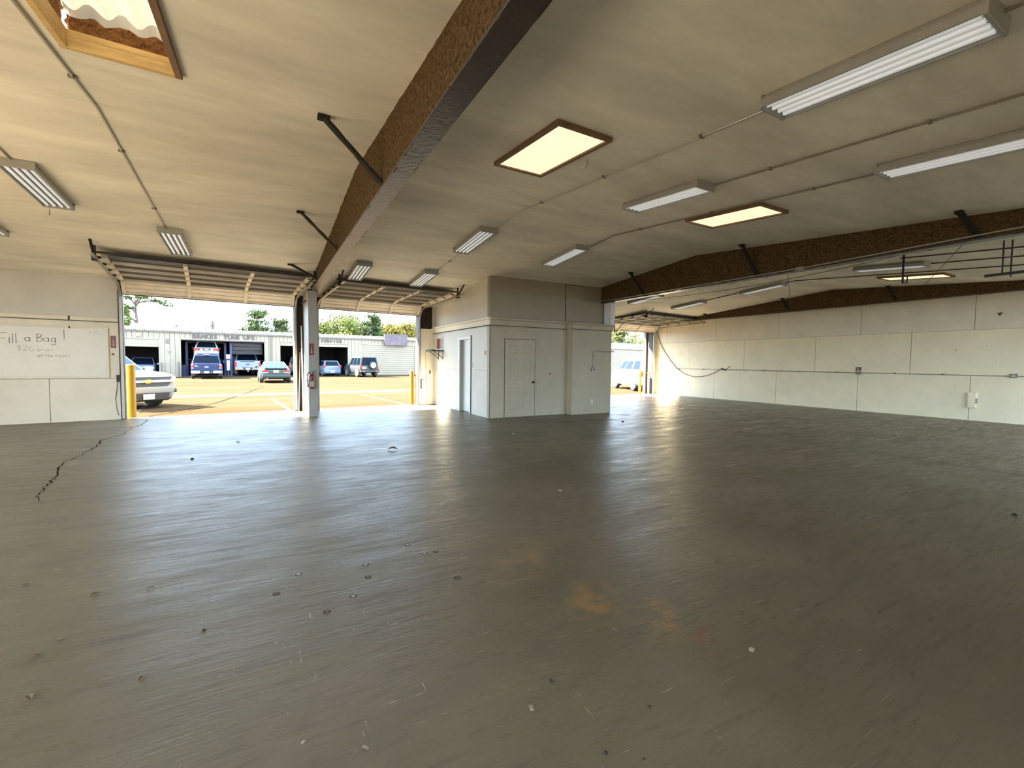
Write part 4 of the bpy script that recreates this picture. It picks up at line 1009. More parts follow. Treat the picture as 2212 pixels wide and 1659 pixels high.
# lift
def lift(label, ua, ub, v):
    r = thing('car_lift', label, 'car lift', W(ua, v, 0.012, YB), TH)
    wv = ub-ua
    for x in (0, wv):
        MB().box(x-.10, x+.10, -.14, .14, .0, 3.05).build('post', M['liftblue'], r, .015)
        MB().box(x-.22, x+.22, -.25, .25, 0, .025).build('base_plate', M['liftblue'], r)
        s_ = 1 if x == 0 else -1
        MB().bar((x, -.1, 1.42), (x+s_*.75, -.55, 1.42), .08, .07).bar((x, .1, 1.42), (x+s_*.75, .6, 1.42), .08, .07).build('arm', M['liftblue'], r)
    MB().box(0, wv, -.06, .06, 2.98, 3.06).build('cross_beam', M['liftblue'], r)
    return r
lift('navy two post car lift holding the raised vehicle', -5.76, -2.88, 2.2)
lift('navy lift post standing alone at the middle of the wide bay', -2.48, .55, 1.0)
# shop equipment
def equip(label, u, v, parts, cat='equipment', name='shop_machine'):
    r = thing(name, label, cat, W(u, v, 0.013, YB), TH)
    for nm, bx_, mt in parts: MB().box(*bx_).build(nm, M[mt], r, .02)
    return r
equip('dark blue drum at the left edge of the wide bay', -6.0, 1.0, [('body', (-.22, .22, -.22, .22, 0, .95), 'p_navy'), ('lid', (-.23, .23, -.23, .23, .95, 1.0), 'plastic')], 'drum', 'drum')
equip('pale tyre machine beside the middle lift post', -2.72, .5, [('cabinet', (-.12, .12, -.2, .2, .5, 1.45), 'equip'), ('head', (-.16, .16, -.2, .2, 1.55, 1.95), 'equip'), ('stand', (-.07, .07, -.1, .1, 0, .5), 'plastic'), ('panel', (-.13, .13, -.22, -.2, 1.42, 1.55), 'plastic')])
equip('white cabinet behind the silver pickup', -2.0, 7.0, [('body', (-.3, .3, -.3, .3, 0, 1.9), 'equip'), ('door', (-.25, .25, -.33, -.3, .1, 1.8), 'white')], 'cabinet', 'cabinet')
equip('white cabinet at the right of the silver pickup', -.15, 7.0, [('body', (-.3, .25, -.3, .3, 0, 1.9), 'equip'), ('door', (-.25, .2, -.33, -.3, .1, 1.8), 'white')], 'cabinet', 'cabinet')
equip('white workbench with tools in the service bay', 6.6, 2.2, [('bench', (-.3, .5, -.3, .3, .75, .82), 'equip'), ('side', (-.3, -.2, -.3, .3, 0, .75), 'equip'), ('bin', (.05, .35, -.2, .2, .1, .6), 'p_navy'), ('vice', (-.15, .1, -.1, .1, .82, 1.25), 'equip')], 'workbench', 'workbench')
equip('yellow barrier stand beside the green sedan', 2.75, -3.0, [('board', (-.35, .5, -.03, .03, .75, .95), 'yellow'), ('leg', (-.25, -.15, -.03, .03, 0, .8), 'yellow'), ('leg', (.1, .2, -.03, .03, 0, .8), 'yellow')], 'barrier', 'barrier')

# ------------------------------------------------------------------ vehicles (local: +x forward, y left)
def wheel(parent, x, y, r_, s_, alloy='alloy', wd=.22, spokes=8):
    t_ = MB().tube([(x, y-s_*wd, r_), (x, y-s_*wd*.9, r_), (x, y-s_*.02, r_), (x, y, r_)], [r_*.92, r_, r_, r_*.93], 24).build('tyre', M['tyre'], parent, smooth=True)
    MB().tube([(x, y-s_*.02, r_), (x, y+s_*.004, r_)], [r_*.70, r_*.66], 24).build('rim', M[alloy], t_)
    m_ = MB()
    for i in range(spokes):
        a = 2*PI*i/spokes; c1 = Vector((x+r_*.56*math.cos(a), y+s_*.005, r_+r_*.56*math.sin(a))); c0 = Vector((x+r_*.28*math.cos(a), y+s_*.005, r_+r_*.28*math.sin(a)))
        m_.bar(c0, c1, .006, r_*.14, up=(0, 1, 0)) if False else m_.bar(c0, c1, r_*.13, .008, up=(0, 1, 0))
    m_.build('rim_slot', M['plastic'], t_)
    MB().cyl((x, y, r_), (x, y+s_*.012, r_), r_*.13, 12).build('hub_cap', M[alloy], t_)
    return t_
def body_loft(stations, nrm=.14):
    rings = []
    for (x, hw, zb, zt) in stations:
        c_ = min(nrm, (zt-zb)*.35)
        rings.append([(x, -hw*.94, zb), (x, -hw, zb+c_), (x, -hw, zt-c_), (x, -hw*.93, zt), (x, hw*.93, zt), (x, hw, zt-c_), (x, hw, zb+c_), (x, hw*.94, zb)])
    return MB().loft(rings)
def cabin(bot, top, zb, zt, hwb, hwt):
    (b0, b1), (t0, t1) = bot, top
    return [Vector(p) for p in ((b0, -hwb, zb), (b1, -hwb, zb), (b1, hwb, zb), (b0, hwb, zb), (t0, -hwt, zt), (t1, -hwt, zt), (t1, hwt, zt), (t0, hwt, zt))]
def quad_inset(q, a0, a1, b0, b1, off=.012):
    p = lambda u, v: (q[0]*(1-u)+q[1]*u)*(1-v)+(q[3]*(1-u)+q[2]*u)*v
    pts = [p(a0, b0), p(a1, b0), p(a1, b1), p(a0, b1)]
    n_ = (q[1]-q[0]).cross(q[3]-q[0]).normalized()
    return pts, n_, off
def glass(parent, q, a0, a1, b0, b1, m_='glass', name='window'):
    pts, n_, off = quad_inset(q, a0, a1, b0, b1)
    return MB().poly([x-n_*.004 for x in pts], n_, off).build(name, M[m_], parent)
def plate(parent, x, z, facing, txt, y=0):
    s_ = facing
    o = MB().box(min(x, x+s_*.008), max(x, x+s_*.008), y-.155, y+.155, z-.077, z+.077).build('licence_plate', M['plate'], parent)
    R3 = Matrix.Rotation(PI/2*s_, 4, 'Z') @ FACE_NEG_Y if s_ > 0 else Matrix.Rotation(-PI/2, 4, 'Z') @ FACE_NEG_Y
    if txt: text_obj(txt, .075, M['emblue'], 'lettering', o, Matrix.Translation((x+s_*.0085, y, z-.01)) @ R3, .001)
    return o
def oval(parent, x, y, z, rx, rz, s_, m_, name='emblem', th=.01):
    n = 18
    return MB().poly([(x, y+rx*math.cos(2*PI*i/n), z+rz*math.sin(2*PI*i/n)) for i in range(n)], (s_, 0, 0), th).build(name, M[m_], parent)
def arches(r, xs_, hw, rad, m_='plastic'):
    for x in xs_:
        for s_ in (-1, 1):
            m__ = MB(); n = 14
            pts = [(x+(rad+.07)*math.cos(PI*i/n), s_*(hw+.003), rad+(rad+.07)*math.sin(PI*i/n)) for i in range(n+1)]+[(x-rad-.07, s_*(hw+.003), rad*.55), (x+rad+.07, s_*(hw+.003), rad*.55)]
            m__.poly(pts, (0, -s_, 0), .25).build('wheel_arch', M[m_], r)
def vehicle(name, label, loc, heading, paintk, dims, st, cb, wheels, r_, kind, glassk='glass', alloy='alloy'):
    """heading: angle of +x axis in world"""
    L, Wd, H = dims
    v = thing(name, label, 'car' if name != 'pickup_truck' else 'pickup truck', loc, heading)
    P = M[paintk]
    body = body_loft(st).build('body', P, v, .03, True, 2)
    c8 = cabin(*cb)
    MB().hexa(c8[:4], c8[4:]).build('cabin', P, v, .06, True, 3)
    F_ = dict(rear=(c8[3], c8[0], c8[4], c8[7]), front=(c8[1], c8[2], c8[6], c8[5]), right=(c8[0], c8[1], c8[5], c8[4]), left=(c8[2], c8[3], c8[7], c8[6]))
    glass(v, F_['rear'], .08, .92, .10, .88, glassk, 'rear_window')
    glass(v, F_['front'], .06, .94, .04, .92, glassk, 'windshield')
    for s_ in ('left', 'right'):
        cuts = kind.get('cuts', [(.06, .34), (.37, .64), (.67, .92)])
        for a, b in cuts:
            glass(v, F_[s_], *( (1-b, 1-a) if s_ == 'left' else (a, b)), .12, .86, glassk, 'side_window')
    hw = Wd/2
    arches(v, wheels, hw, r_)
    for x in wheels:
        for s_ in (-1, 1): wheel(v, x, s_*(hw+.012), r_, s_, alloy)
    for s_ in (-1, 1):
        mx = c8[1].x-.15; MB().box(mx-.07, mx+.07, s_*(hw+.02)-.0 if s_ > 0 else s_*(hw+.20), s_*(hw+.20) if s_ > 0 else s_*(hw+.02), cb[2]+.0, cb[2]+.16).build('mirror', M[kind.get('mirror', paintk)], v, .03)
    return v, F_, c8
HY = PI/2+TH    # facing the service building (+v)
# navy pickup with topper
def veh_loc(u, v, y0=YB, z=GZ): return W(u, v, z, y0)
v, F_, c8 = vehicle('pickup_truck', 'navy blue pickup truck with a topper parked tail-out', (-4.02, 44.3, GZ), HY-.03, 'p_navy', (5.6, 2.0, 1.95),
    [(-2.8, .98, .55, 1.20), (-2.7, 1.0, .50, 1.22), (0, 1.0, .45, 1.22), (1.6, 1.0, .45, 1.18), (2.6, .97, .5, 1.08), (2.8, .9, .55, .9)], ((-.6, 1.7), (-.3, 1.0), 1.2, 2.02, .92, .76), (-1.85, 1.75), .40, dict(cuts=[(.08, .45), (.5, .85)]))
ct = cabin((-2.72, -.55), (-2.35, -.6), 1.2, 1.86, .93, .78)
MB().hexa(ct[:4], ct[4:]).build('topper', M['p_navy'], v, .05, True, 3)
glass(v, (ct[3], ct[0], ct[4], ct[7]), .04, .96, .05, .90, 'glass', 'topper_window')
MB().box(-2.83, -2.79, -.80, .80, .62, 1.16).build('tailgate', M['p_navy'], v, .015)
MB().box(-2.96, -2.74, -.98, -.42, .42, .62).build('bumper', M['chrome'], v, .02)
MB().box(-2.96, -2.74, .42, .98, .42, .62).build('bumper', M['chrome'], v, .02)
MB().box(-2.92, -2.74, -.42, .42, .40, .60).build('bumper_centre', M['plastic'], v, .02)
for s_ in (-1, 1):
    t_ = MB().box(-2.84, -2.74, s_*.90-.085, s_*.90+.085, .78, 1.14).build('tail_light', M['tail'], v, .01)
    MB().box(-2.85, -2.84, s_*.90-.06, s_*.90+.06, .80, .88).box(-2.85, -2.84, s_*.90-.06, s_*.90+.06, 1.05, 1.12).build('lamp_lens', M['lens'], t_)
oval(v, -2.83, 0, .92, .15, .05, -1, 'chrome')
MB().box(-2.835, -2.83, .52, .76, .93, .97).box(-2.835, -2.83, .6, .74, 1.03, 1.07).build('badge', M['chrome'], v)
plate(v, -2.93, .52, -1, 'KTD 4021' if False else '')
MB().box(-2.5, -2.35, -.18, .18, 1.865, 1.90).build('brake_lamp', M['white'], v, .01)
# silver pickup
v, F_, c8 = vehicle('pickup_truck', 'silver blue pickup truck with chrome bumper in the right of the wide bay', W(-1.18, 2.9, .013, YB), HY-.02, 'p_silver', (5.8, 2.05, 2.0),
    [(-2.9, 1.0, .72, 1.38), (-2.8, 1.02, .66, 1.40), (0, 1.02, .6, 1.40), (1.8, 1.02, .6, 1.36), (2.8, 1.0, .6, 1.25), (2.9, .9, .65, 1.1)], ((-.7, 1.6), (-.45, .9), 1.38, 2.05, .95, .78), (-1.9, 1.9), .43, dict(cuts=[(.08, .45), (.5, .85)], mirror='plastic'))
MB().box(-2.93, -2.89, -.86, .86, .80, 1.36).build('tailgate', M['p_silver'], v, .02)
MB().box(-2.95, -2.91, -.55, .55, 1.30, 1.37).build('tailgate_cap', M['plastic'], v, .01)
for s_ in (-1, 1):
    MB().hexa([(-3.06, min(s_*.35, s_*1.0), .56), (-2.85, min(s_*.35, s_*1.0), .56), (-2.85, max(s_*.35, s_*1.0), .56), (-3.06, max(s_*.35, s_*1.0), .56)], [(-3.06, min(s_*.45, s_*1.0), .76), (-2.85, min(s_*.45, s_*1.0), .76), (-2.85, max(s_*.45, s_*1.0), .76), (-3.06, max(s_*.45, s_*1.0), .76)]).build('bumper', M['chrome'], v, .02)
    MB().box(-2.92, -2.86, s_*.93-.07, s_*.93+.07, .86, 1.30).build('tail_light', M['tail'], v, .01)
MB().box(-3.03, -2.85, -.4, .4, .52, .74).build('bumper_centre', M['plastic'], v, .02)
MB().box(-3.1, -3.0, -.04, .04, .4, .52).build('hitch', M['galv'], v)
oval(v, -2.93, 0, 1.08, .17, .065, -1, 'emblue')
plate(v, -3.03, .66, -1, '')
for y in (-.55, -.3, .0, .3, .55): MB().box(-.5, -.42, y-.09, y+.09, 2.02, 2.07).build('roof_lamp', M['lens'], v, .01)
# raised SUV on the lift
v, F_, c8 = vehicle('suv', 'champagne SUV raised high on the navy lift, tail showing', W(-4.30, 2.55, 1.47, YB), HY, 'p_tan', (4.6, 1.86, 1.7),
    [(-2.25, .80, .35, .95), (-2.1, .92, .28, 1.02), (0, .93, .25, 1.02), (1.6, .92, .28, .98), (2.2, .82, .35, .8)], ((-2.15, 1.2), (-1.7, .5), 1.0, 1.62, .88, .66), (-1.35, 1.4), .34, {})
for s_ in (-1, 1): MB().box(-2.29, -2.0, min(s_*.48, s_*.93), max(s_*.48, s_*.93), .80, 1.0).build('tail_light', M['tail'], v, .02)
MB().poly([(-2.27, -.33, .98), (-2.27, .33, .98), (-2.27, .2, .78), (-2.27, -.2, .78)], (-1, 0, 0), .02).build('plate_recess', M['plastic'], v)
MB().box(-2.34, -2.1, -.85, .85, .32, .62).build('bumper', M['p_tan'], v, .04)
MB().box(-2.31, -2.29, -.15, .15, .81, .93).build('licence_plate', M['equip'], v)
# green sedan
v, F_, c8 = vehicle('sedan', 'dark green sedan with red tail lights parked in the yard', (.62, 35.2, GZ), HY-.05, 'p_green', (4.8, 1.82, 1.4),
    [(-2.4, .74, .36, .86), (-2.25, .86, .26, .94), (-1.4, .91, .22, .96), (1.0, .91, .22, .95), (2.0, .88, .25, .80), (2.4, .70, .35, .66)], ((-1.75, 1.15), (-.75, .25), .93, 1.40, .83, .60), (-1.40, 1.38), .31, dict(cuts=[(.22, .5), (.53, .8)]), 'glassl')
for s_ in (-1, 1):
    t_ = MB().box(-2.42, -2.28, min(s_*.42, s_*.82), max(s_*.42, s_*.82), .70, .84).build('tail_light', M['tail'], v, .02)
    MB().box(-2.43, -2.42, min(s_*.46, s_*.8), max(s_*.46, s_*.8), .675, .71).build('lamp_lens', M['lens'], t_)
MB().box(-2.50, -2.2, -.80, .80, .32, .58).build('bumper', M['p_green'], v, .05, True, 2)
MB().box(-2.40, -2.20, -.66, .66, .93, .98).build('spoiler', M['p_green'], v, .02)
for y in (-.55, 0, .55): MB().box(-2.42, -2.36, y-.09, y+.09, .95, .985).build('spoiler_foot', M['plastic'], v)
plate(v, -2.44, .76, -1, '')
MB().cyl((-2.52, .52, .30), (-2.3, .52, .30), .035, 10).build('exhaust', M['galv'], v)
# hatchback
v, F_, c8 = vehicle('hatchback', 'blue grey hatchback nosed into the service bay', W(5.75, .6, GZ, YB), HY, 'p_bluegrey', (4.2, 1.7, 1.52),
    [(-2.0, .74, .34, .96), (-1.9, .82, .26, 1.0), (0, .85, .22, 1.0), (1.3, .84, .22, .95), (2.0, .70, .3, .75)], ((-1.9, 1.3), (-1.45, .45), .98, 1.52, .80, .60), (-1.3, 1.3), .30, {})
for s_ in (-1, 1): MB().box(-2.02, -1.85, min(s_*.62, s_*.84), max(s_*.62, s_*.84), .84, 1.08).build('tail_light', M['tail'], v, .03)
MB().box(-2.10, -1.9, -.76, .76, .28, .62).build('bumper', M['p_bluegrey'], v, .05, True, 2)
plate(v, -2.10, .46, -1, ''); oval(v, -2.01, 0, .88, .09, .06, -1, 'chrome')
# charcoal SUV with spare
v, F_, c8 = vehicle('suv', 'charcoal boxy SUV with white spare wheel cover on its tail', (8.30, 45.0, GZ), HY+.10, 'p_char', (4.5, 1.85, 1.93),
    [(-2.2, .88, .50, 1.06), (-2.15, .92, .42, 1.08), (0, .925, .38, 1.08), (1.6, .92, .40, 1.06), (2.2, .86, .5, .98)], ((-2.15, .9), (-2.05, .35), 1.05, 1.93, .90, .72), (-1.35, 1.3), .38, dict(cuts=[(.05, .32), (.36, .62), (.66, .92)]))
MB().hexa([(-2.0, -.68, 1.93), (.3, -.68, 1.93), (.3, .68, 1.93), (-2.0, .68, 1.93)], [(-1.9, -.6, 1.97), (.2, -.6, 1.97), (.2, .6, 1.97), (-1.9, .6, 1.97)]).build('roof_panel', M['equip'], v, .01)
t_ = MB().tube([(-2.22, -.25, 1.12), (-2.24, -.25, 1.12), (-2.42, -.25, 1.12), (-2.46, -.25, 1.12)], [.30, .36, .36, .30], 24).build('spare_wheel', M['tyre'], v, smooth=True)
MB().cyl((-2.44, -.25, 1.12), (-2.475, -.25, 1.12), .255, 24).build('wheel_cover', M['white'], t_)
for s_ in (-1, 1): MB().box(-2.24, -2.1, min(s_*.78, s_*.92), max(s_*.78, s_*.92), .78, 1.16).build('tail_light', M['tail'] if s_ > 0 else M['amber'], v, .02)
MB().box(-2.36, -2.1, -.90, .90, .46, .62).build('bumper', M['plastic'], v, .03)
for s_ in (-1, 1): MB().box(-2.375, -2.36, s_*.62-.1, s_*.62+.1, .5, .58).build('bumper_lamp', M['amber'], v, .01)
plate(v, -2.21, .88, -1, '', .52)
MB().box(-2.0, .3, -.70, -.66, 1.95, 2.02).box(-2.0, .3, .66, .70, 1.95, 2.02).build('roof_rail', M['plastic'], v)
# silver car in the left bay (nose out)
v, F_, c8 = vehicle('sedan', 'pale silver car facing out of the far left bay', W(-8.75, 2.4, .013, YB), HY+PI, 'p_silver', (4.6, 1.85, 1.55),
    [(-2.3, .8, .4, .95), (-2.1, .9, .3, 1.0), (1.0, .92, .3, 1.0), (2.0, .9, .3, .92), (2.3, .8, .35, .75)], ((-1.9, 1.2), (-1.3, .35), .98, 1.58, .86, .66), (-1.4, 1.4), .33, {}, 'glass')
for s_ in (-1, 1): MB().box(2.15, 2.32, min(s_*.5, s_*.85), max(s_*.5, s_*.85), .66, .80).build('headlight', M['lens'], v, .02)
MB().box(2.25, 2.33, -.45, .45, .5, .72).build('grille', M['plastic'], v, .02)
# dark van in bay 3
v, F_, c8 = vehicle('minivan', 'dark minivan inside the bay behind the green sedan', W(3.2, 3.2, .013, YB), HY, 'p_dark', (4.8, 1.9, 1.8),
    [(-2.4, .9, .35, 1.05), (-2.2, .95, .3, 1.1), (1.2, .95, .3, 1.05), (2.3, .85, .35, .8)], ((-2.3, 1.6), (-2.05, .6), 1.05, 1.85, .92, .74), (-1.5, 1.5), .33, {})
for s_ in (-1, 1): MB().box(-2.42, -2.3, min(s_*.78, s_*.94), max(s_*.78, s_*.94), .8, 1.25).build('tail_light', M['tail'], v, .02)
plate(v, -2.41, .8, -1, '')

# white SUV outside the far doorway
hx = math.atan2(20.33-17.87, 18.69-17.64)
vx = Vector((math.cos(hx), math.sin(hx), 0)); vn = Vector((-math.sin(hx), math.cos(hx), 0))
cen = Vector((17.64, 17.87, GZ))+vx*1.40-vn*.98
v, F_, c8 = vehicle('suv', 'white SUV parked side-on outside the far doorway', cen, hx, 'p_white', (5.0, 1.96, 1.76),
    [(-2.5, .84, .45, 1.08), (-2.35, .95, .34, 1.16), (-1, .98, .30, 1.16), (1.2, .98, .30, 1.12), (2.2, .94, .34, 1.02), (2.5, .8, .42, .85)], ((-2.35, 1.35), (-1.95, .55), 1.12, 1.74, .94, .72), (-1.40, 1.40), .385, dict(cuts=[(.03, .31), (.37, .65), (.67, .93)]), 'glass', 'white')
for s_ in (-1, 1): MB().box(-2.52, -2.3, min(s_*.7, s_*.97), max(s_*.7, s_*.97), .85, 1.1).build('tail_light', M['tail'], v, .03)
MB().box(-2.56, -2.3, -.85, .85, .38, .62).build('bumper', M['plastic'], v, .04)
for s_ in (-1, 1): MB().box(-.9, .9, s_*.985-.012, s_*.985+.012, .32, .44).build('sill_trim', M['galv'], v, .01)
MB().box(-1.8, .4, -.62, -.58, 1.76, 1.80).box(-1.8, .4, .58, .62, 1.76, 1.80).build('roof_rail', M['galv'], v)
for x in (.15, -.75): MB().box(x-.09, x+.09, .975, 1.0, .98, 1.01).build('door_handle', M['chrome'], v)

# near white pickup (nose towards the garage)
hd = math.radians(-90+44)
cen = Vector((-2.98, 16.55, GZ))-Vector((math.cos(hd), math.sin(hd), 0))*2.62
v, F_, c8 = vehicle('pickup_truck', 'white pickup truck with gold cross emblem nosing in at the left doorway', cen, hd, 'p_white', (5.3, 1.86, 1.78),
    [(-2.6, .90, .5, 1.12), (-2.4, .93, .42, 1.14), (.9, .93, .40, 1.12), (1.35, .93, .42, 1.12), (2.15, .92, .46, 1.06), (2.48, .86, .50, 1.02), (2.60, .78, .55, .96)], ((-1.1, 1.30), (-.8, .42), 1.08, 1.74, .88, .68), (-1.62, 1.62), .37, dict(cuts=[(.06, .42), (.46, .78)]), 'glassl')
bxp = 2.63
MB().poly([(bxp-.07, -.72, .95), (bxp-.07, .72, .95), (bxp-.06, .66, .85), (bxp-.06, -.66, .85)], (1, 0, 0), .05).build('upper_grille', M['plastic'], v)
MB().box(bxp-.06, bxp+.03, -.74, .74, .785, .85).build('chrome_bar', M['chrome'], v, .012)
MB().poly([(bxp-.06, -.68, .78), (bxp-.06, .68, .78), (bxp-.05, .58, .66), (bxp-.05, -.58, .66)], (1, 0, 0), .05).build('lower_grille', M['plastic'], v)
m_ = MB().poly([(bxp+.03, y, z+.1) for y, z in ((-.155, .745), (-.05, .745), (-.055, .772), (.075, .772), (.07, .745), (.155, .745), (.135, .69), (.05, .69), (.055, .663), (-.075, .663), (-.07, .69), (-.175, .69))], (1, 0, 0), .012)
m_.build('emblem', M['gold'], v)
for s_ in (-1, 1):
    h_ = MB().hexa([(2.36, min(s_*.66, s_*.90), .81), (2.62-.07, min(s_*.66, s_*.90), .81), (2.62-.07, max(s_*.66, s_*.90), .81), (2.36, max(s_*.66, s_*.90), .81)], [(2.30, min(s_*.70, s_*.915), .96), (2.57, min(s_*.70, s_*.86), .96), (2.57, max(s_*.70, s_*.86), .96), (2.30, max(s_*.70, s_*.915), .96)]).build('headlight', M['lens'], v, .015)
    MB().box(2.50, 2.60, min(s_*.70, s_*.88), max(s_*.70, s_*.88), .46, .58).build('fog_lamp', M['plastic'], v, .02)
MB().hexa([(2.2, -.86, .30), (2.58, -.74, .30), (2.58, .74, .30), (2.2, .86, .30)], [(2.2, -.93, .66), (2.66, -.80, .66), (2.66, .80, .66), (2.2, .93, .66)]).build('bumper', M['p_white'], v, .04, True, 2)
MB().hexa([(2.50, -.62, .26), (2.645, -.58, .26), (2.645, .58, .26), (2.50, .62, .26)], [(2.55, -.66, .48), (2.672, -.62, .48), (2.672, .62, .48), (2.55, .66, .48)]).build('bumper_insert', M['plastic'], v, .012)
MB().hexa([(2.1, -.84, .22), (2.52, -.66, .22), (2.52, .66, .22), (2.1, .84, .22)], [(2.1, -.90, .32), (2.60, -.74, .32), (2.60, .74, .32), (2.1, .90, .32)]).build('air_dam', M['plastic'], v, .02)
plate(v, 2.675, .37, 1, 'KXB-1485')

# ------------------------------------------------------------------ trees, pole, wires
def ray_at(px_, py_, Y):
    d_ = _R*((px_-1106)/F_PX)+_D*((py_-829.5)/F_PX)+_f
    t__ = Y/d_.y; return Vector((d_.x*t__, Y, CAMH+d_.z*t__))
def leaves(blobs, n, s_, mt, parent):
    vs_, fs = [], []
    for i in range(n):
        c_, r_ = random.choice(blobs)
        d_ = Vector((random.gauss(0, 1), random.gauss(0, 1), random.gauss(0, 1))); d_.normalize()
        p = c_+Vector((d_.x*r_[0], d_.y*r_[1], d_.z*r_[2]))*(random.random()**.45)
        a = Vector((random.gauss(0, 1), random.gauss(0, 1), random.gauss(0, 1))).normalized(); b = a.orthogonal().normalized()
        a, b = a*s_*random.uniform(.5, 1.1), b*s_*random.uniform(.3, .7)
        k_ = len(vs_); vs_ += [p-a, p+b, p+a, p-b]; fs.append((k_, k_+1, k_+2, k_+3))
    m_ = MB(); m_.v = [tuple(q) for q in vs_]; m_.f = fs
    return m_.build('foliage', M[mt], parent)
def tree(label, pxc, ytop, ybot, halfpx, Y, mt, kind='round', n=2600, seed=1):
    random.seed(seed)
    top = ray_at(pxc, ytop, Y); bot = ray_at(pxc, ybot, Y); hw = (ray_at(pxc+halfpx, ytop, Y)-ray_at(pxc-halfpx, ytop, Y)).length/2*1.2; Y_ = Y
    base = Vector((bot.x, Y, GZ)); H_ = top.z-GZ; cb_ = max(1.2, bot.z-2.5)
    t_ = thing('pine_tree' if kind in ('pine', 'bare') else 'leafy_tree', label, 'tree', base, 0, 'trees behind the service building')
    MB().tube([(0, 0, 0), (.1, 0, H_*.5), (-.05, 0, H_*.96)], [.28, .2, .05], 8).build('trunk', M['bark'], t_, smooth=True)
    blobs = []
    ch = H_-cb_
    if kind == 'round':
        for i in range(44):
            f_ = random.random(); rr = hw*math.sin(PI*(.15+.8*f_))**.6
            a = random.random()*2*PI; q = rr*random.random()**.5*.75
            blobs.append((Vector((q*math.cos(a), q*math.sin(a), cb_+ch*(.08+.82*f_))), (hw*.40, hw*.40, ch*.17)))
    elif kind == 'pine':
        for i in range(38):
            f_ = random.random(); rr = hw*(1.0-.62*f_)
            a = random.random()*2*PI; q = rr*(.35+.6*random.random())
            blobs.append((Vector((q*math.cos(a), q*math.sin(a), cb_+ch*(.1+.86*f_))), (hw*.36, hw*.36, ch*.08)))
            MB().tube([(0, 0, cb_+ch*(.05+.86*f_)-.1), (q*math.cos(a), q*math.sin(a), cb_+ch*(.1+.86*f_))], [.06, .02], 5).build('branch', M['bark'], t_)
    if blobs: leaves(blobs, n, max(.16, hw*.075), mt, t_)
    return t_
# tall bare pine at the left edge
Yp = 62
t_ = tree('tall bare-trunked pine at the left of the left doorway', 294, 634, 700, 20, Yp, 'lf_pine', 'bare')
tp = ray_at(294, 634, Yp); H_ = tp.z
random.seed(4); sc_ = (ray_at(304, 660, Yp)-ray_at(294, 660, Yp)).length/10
bl = []
for (x1, y1, z0y, up) in ((275, 642, 660, 0), (320, 640, 660, 0), (345, 650, 655, 0), (312, 645, 652, 0), (278, 690, 694, 0), (280, 664, 678, 0), (302, 636, 650, 0), (357, 655, 653, 0)):
    e_ = ray_at(x1, y1, Yp)-Vector((t_.location.x, t_.location.y, 0)); s__ = ray_at(294, z0y, Yp)-Vector((t_.location.x, t_.location.y, 0))
    e_.y = random.uniform(-1.5, 1.5); s__.y = 0
    mid = s__.lerp(e_, .55)+Vector((0, 0, .25))
    MB().tube([s__, mid, e_], [.10, .06, .025], 6).build('branch', M['bark'], t_)
    bl.append((e_, (.8, .8, .28)));  bl.append((mid.lerp(e_, .6), (.45, .45, .2)))
leaves(bl, 620, .18, 'lf_pine', t_)
tree('leafy tree low behind the roof at the left picture side', 272, 655, 705, 12, 74, 'lf_green', 'round', 2925, 12)
tree('green pine pair behind the roof over the right pickup', 556, 671, 718, 36, 68, 'lf_pine', 'pine', 4290, 2)
tree('small green pine just left of the grey column', 608, 687, 718, 26, 68, 'lf_pine', 'pine', 2925, 3)
tree('sparse bare shrub tops behind the left roof', 385, 700, 712, 22, 72, 'lf_olive', 'round', 390, 5)
tree('leafy green tree next to the grey column', 695, 690, 730, 30, 68, 'lf_green', 'round', 4680, 6)
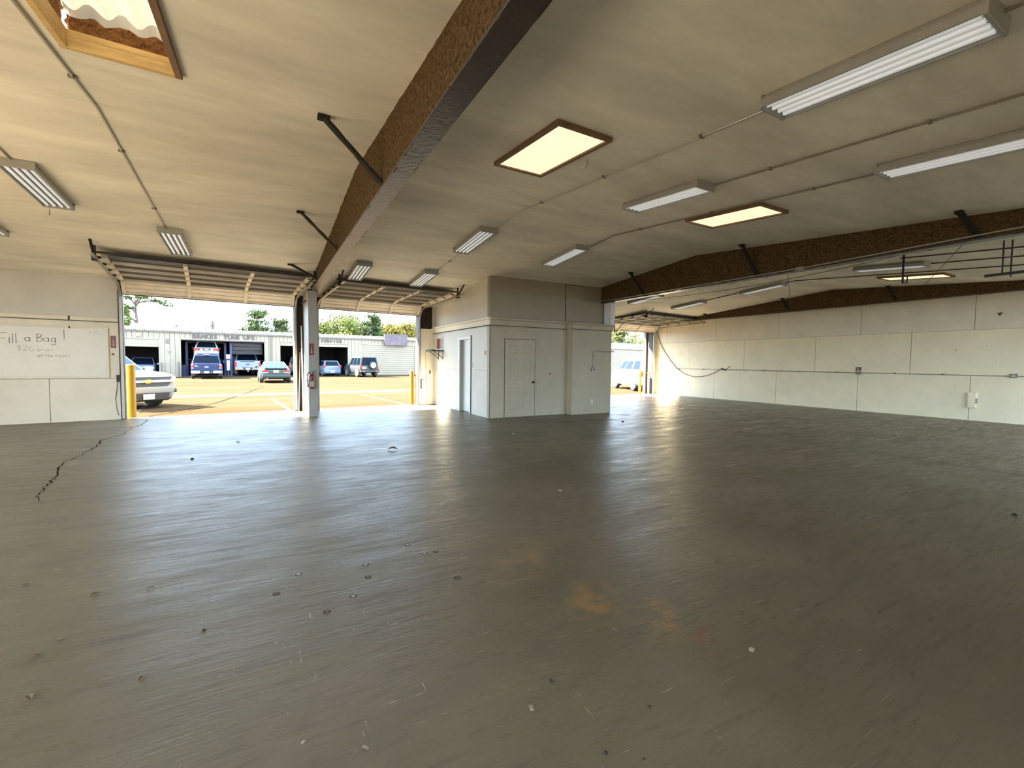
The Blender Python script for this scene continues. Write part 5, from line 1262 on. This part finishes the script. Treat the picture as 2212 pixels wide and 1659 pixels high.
tree('tall airy green tree in the second doorway', 742, 671, 732, 45, 71, 'lf_olive', 'round', 4680, 7)
tree('broad green tree behind the service sign', 752, 690, 732, 37, 66, 'lf_green', 'round', 4290, 8)
tree('upright pine in the middle of the second doorway', 803, 680, 734, 30, 67, 'lf_pine', 'pine', 5070, 9)
tree('golden autumn tree above the blank sign board', 845, 699, 736, 32, 69, 'lf_gold', 'round', 5070, 10)
tree('golden autumn tree at the right of the second doorway', 880, 697, 738, 32, 70, 'lf_gold', 'round', 5070, 11)
tree('green tree hidden partly by the second door jamb', 915, 690, 738, 32, 72, 'lf_green', 'round', 3510, 13)
for i_, (x_, y_, lb_) in enumerate(((712, 703, 'distant olive tree nearest the grey column'), (775, 708, 'distant olive tree behind the broad green tree'), (828, 706, 'distant olive tree right of the upright pine'), (866, 704, 'distant olive tree between the golden trees'), (900, 706, 'distant olive tree at the second door jamb'))):
    tree(lb_, x_, y_, 736, 26, 84, 'lf_olive' if i_ % 2 else 'lf_gold', 'round', 2600, 40+i_)
tree('bright green tree seen through the far doorway', 1338, 706, 742, 26, 74, 'lf_olive', 'round', 6240, 14)
tree('airy green tree at the right of the far doorway', 1372, 718, 744, 18, 80, 'lf_green', 'round', 2145, 15)
tree('low green treetops beside the far door jamb', 1400, 728, 744, 18, 82, 'lf_olive', 'round', 2925, 16)
pt = ray_at(459, 694, 60)
up_ = thing('utility_pole', 'dark utility pole behind the service building roof', 'pole', (pt.x, 60, GZ))
MB().cyl((0, 0, 0), (0, 0, pt.z), .16, 10, .13).build('post', M['bark'], up_, smooth=True)
MB().box(-.25, .25, -.06, .06, pt.z-.5, pt.z-.4).build('crossarm', M['bark'], up_)
def wire_to(pxa, pya):
    q = ray_at(pxa, pya, 60)-Vector((pt.x, 60, GZ)); q.y = 1.5
    a = Vector((0, 0, pt.z-.45)); MB().tube([a.lerp(q, i/10)-Vector((0, 0, .5*4*(i/10)*(1-i/10))) for i in range(11)], .05, 5).build('wire', M['bark'], up_)
wire_to(340, 710); wire_to(520, 714)
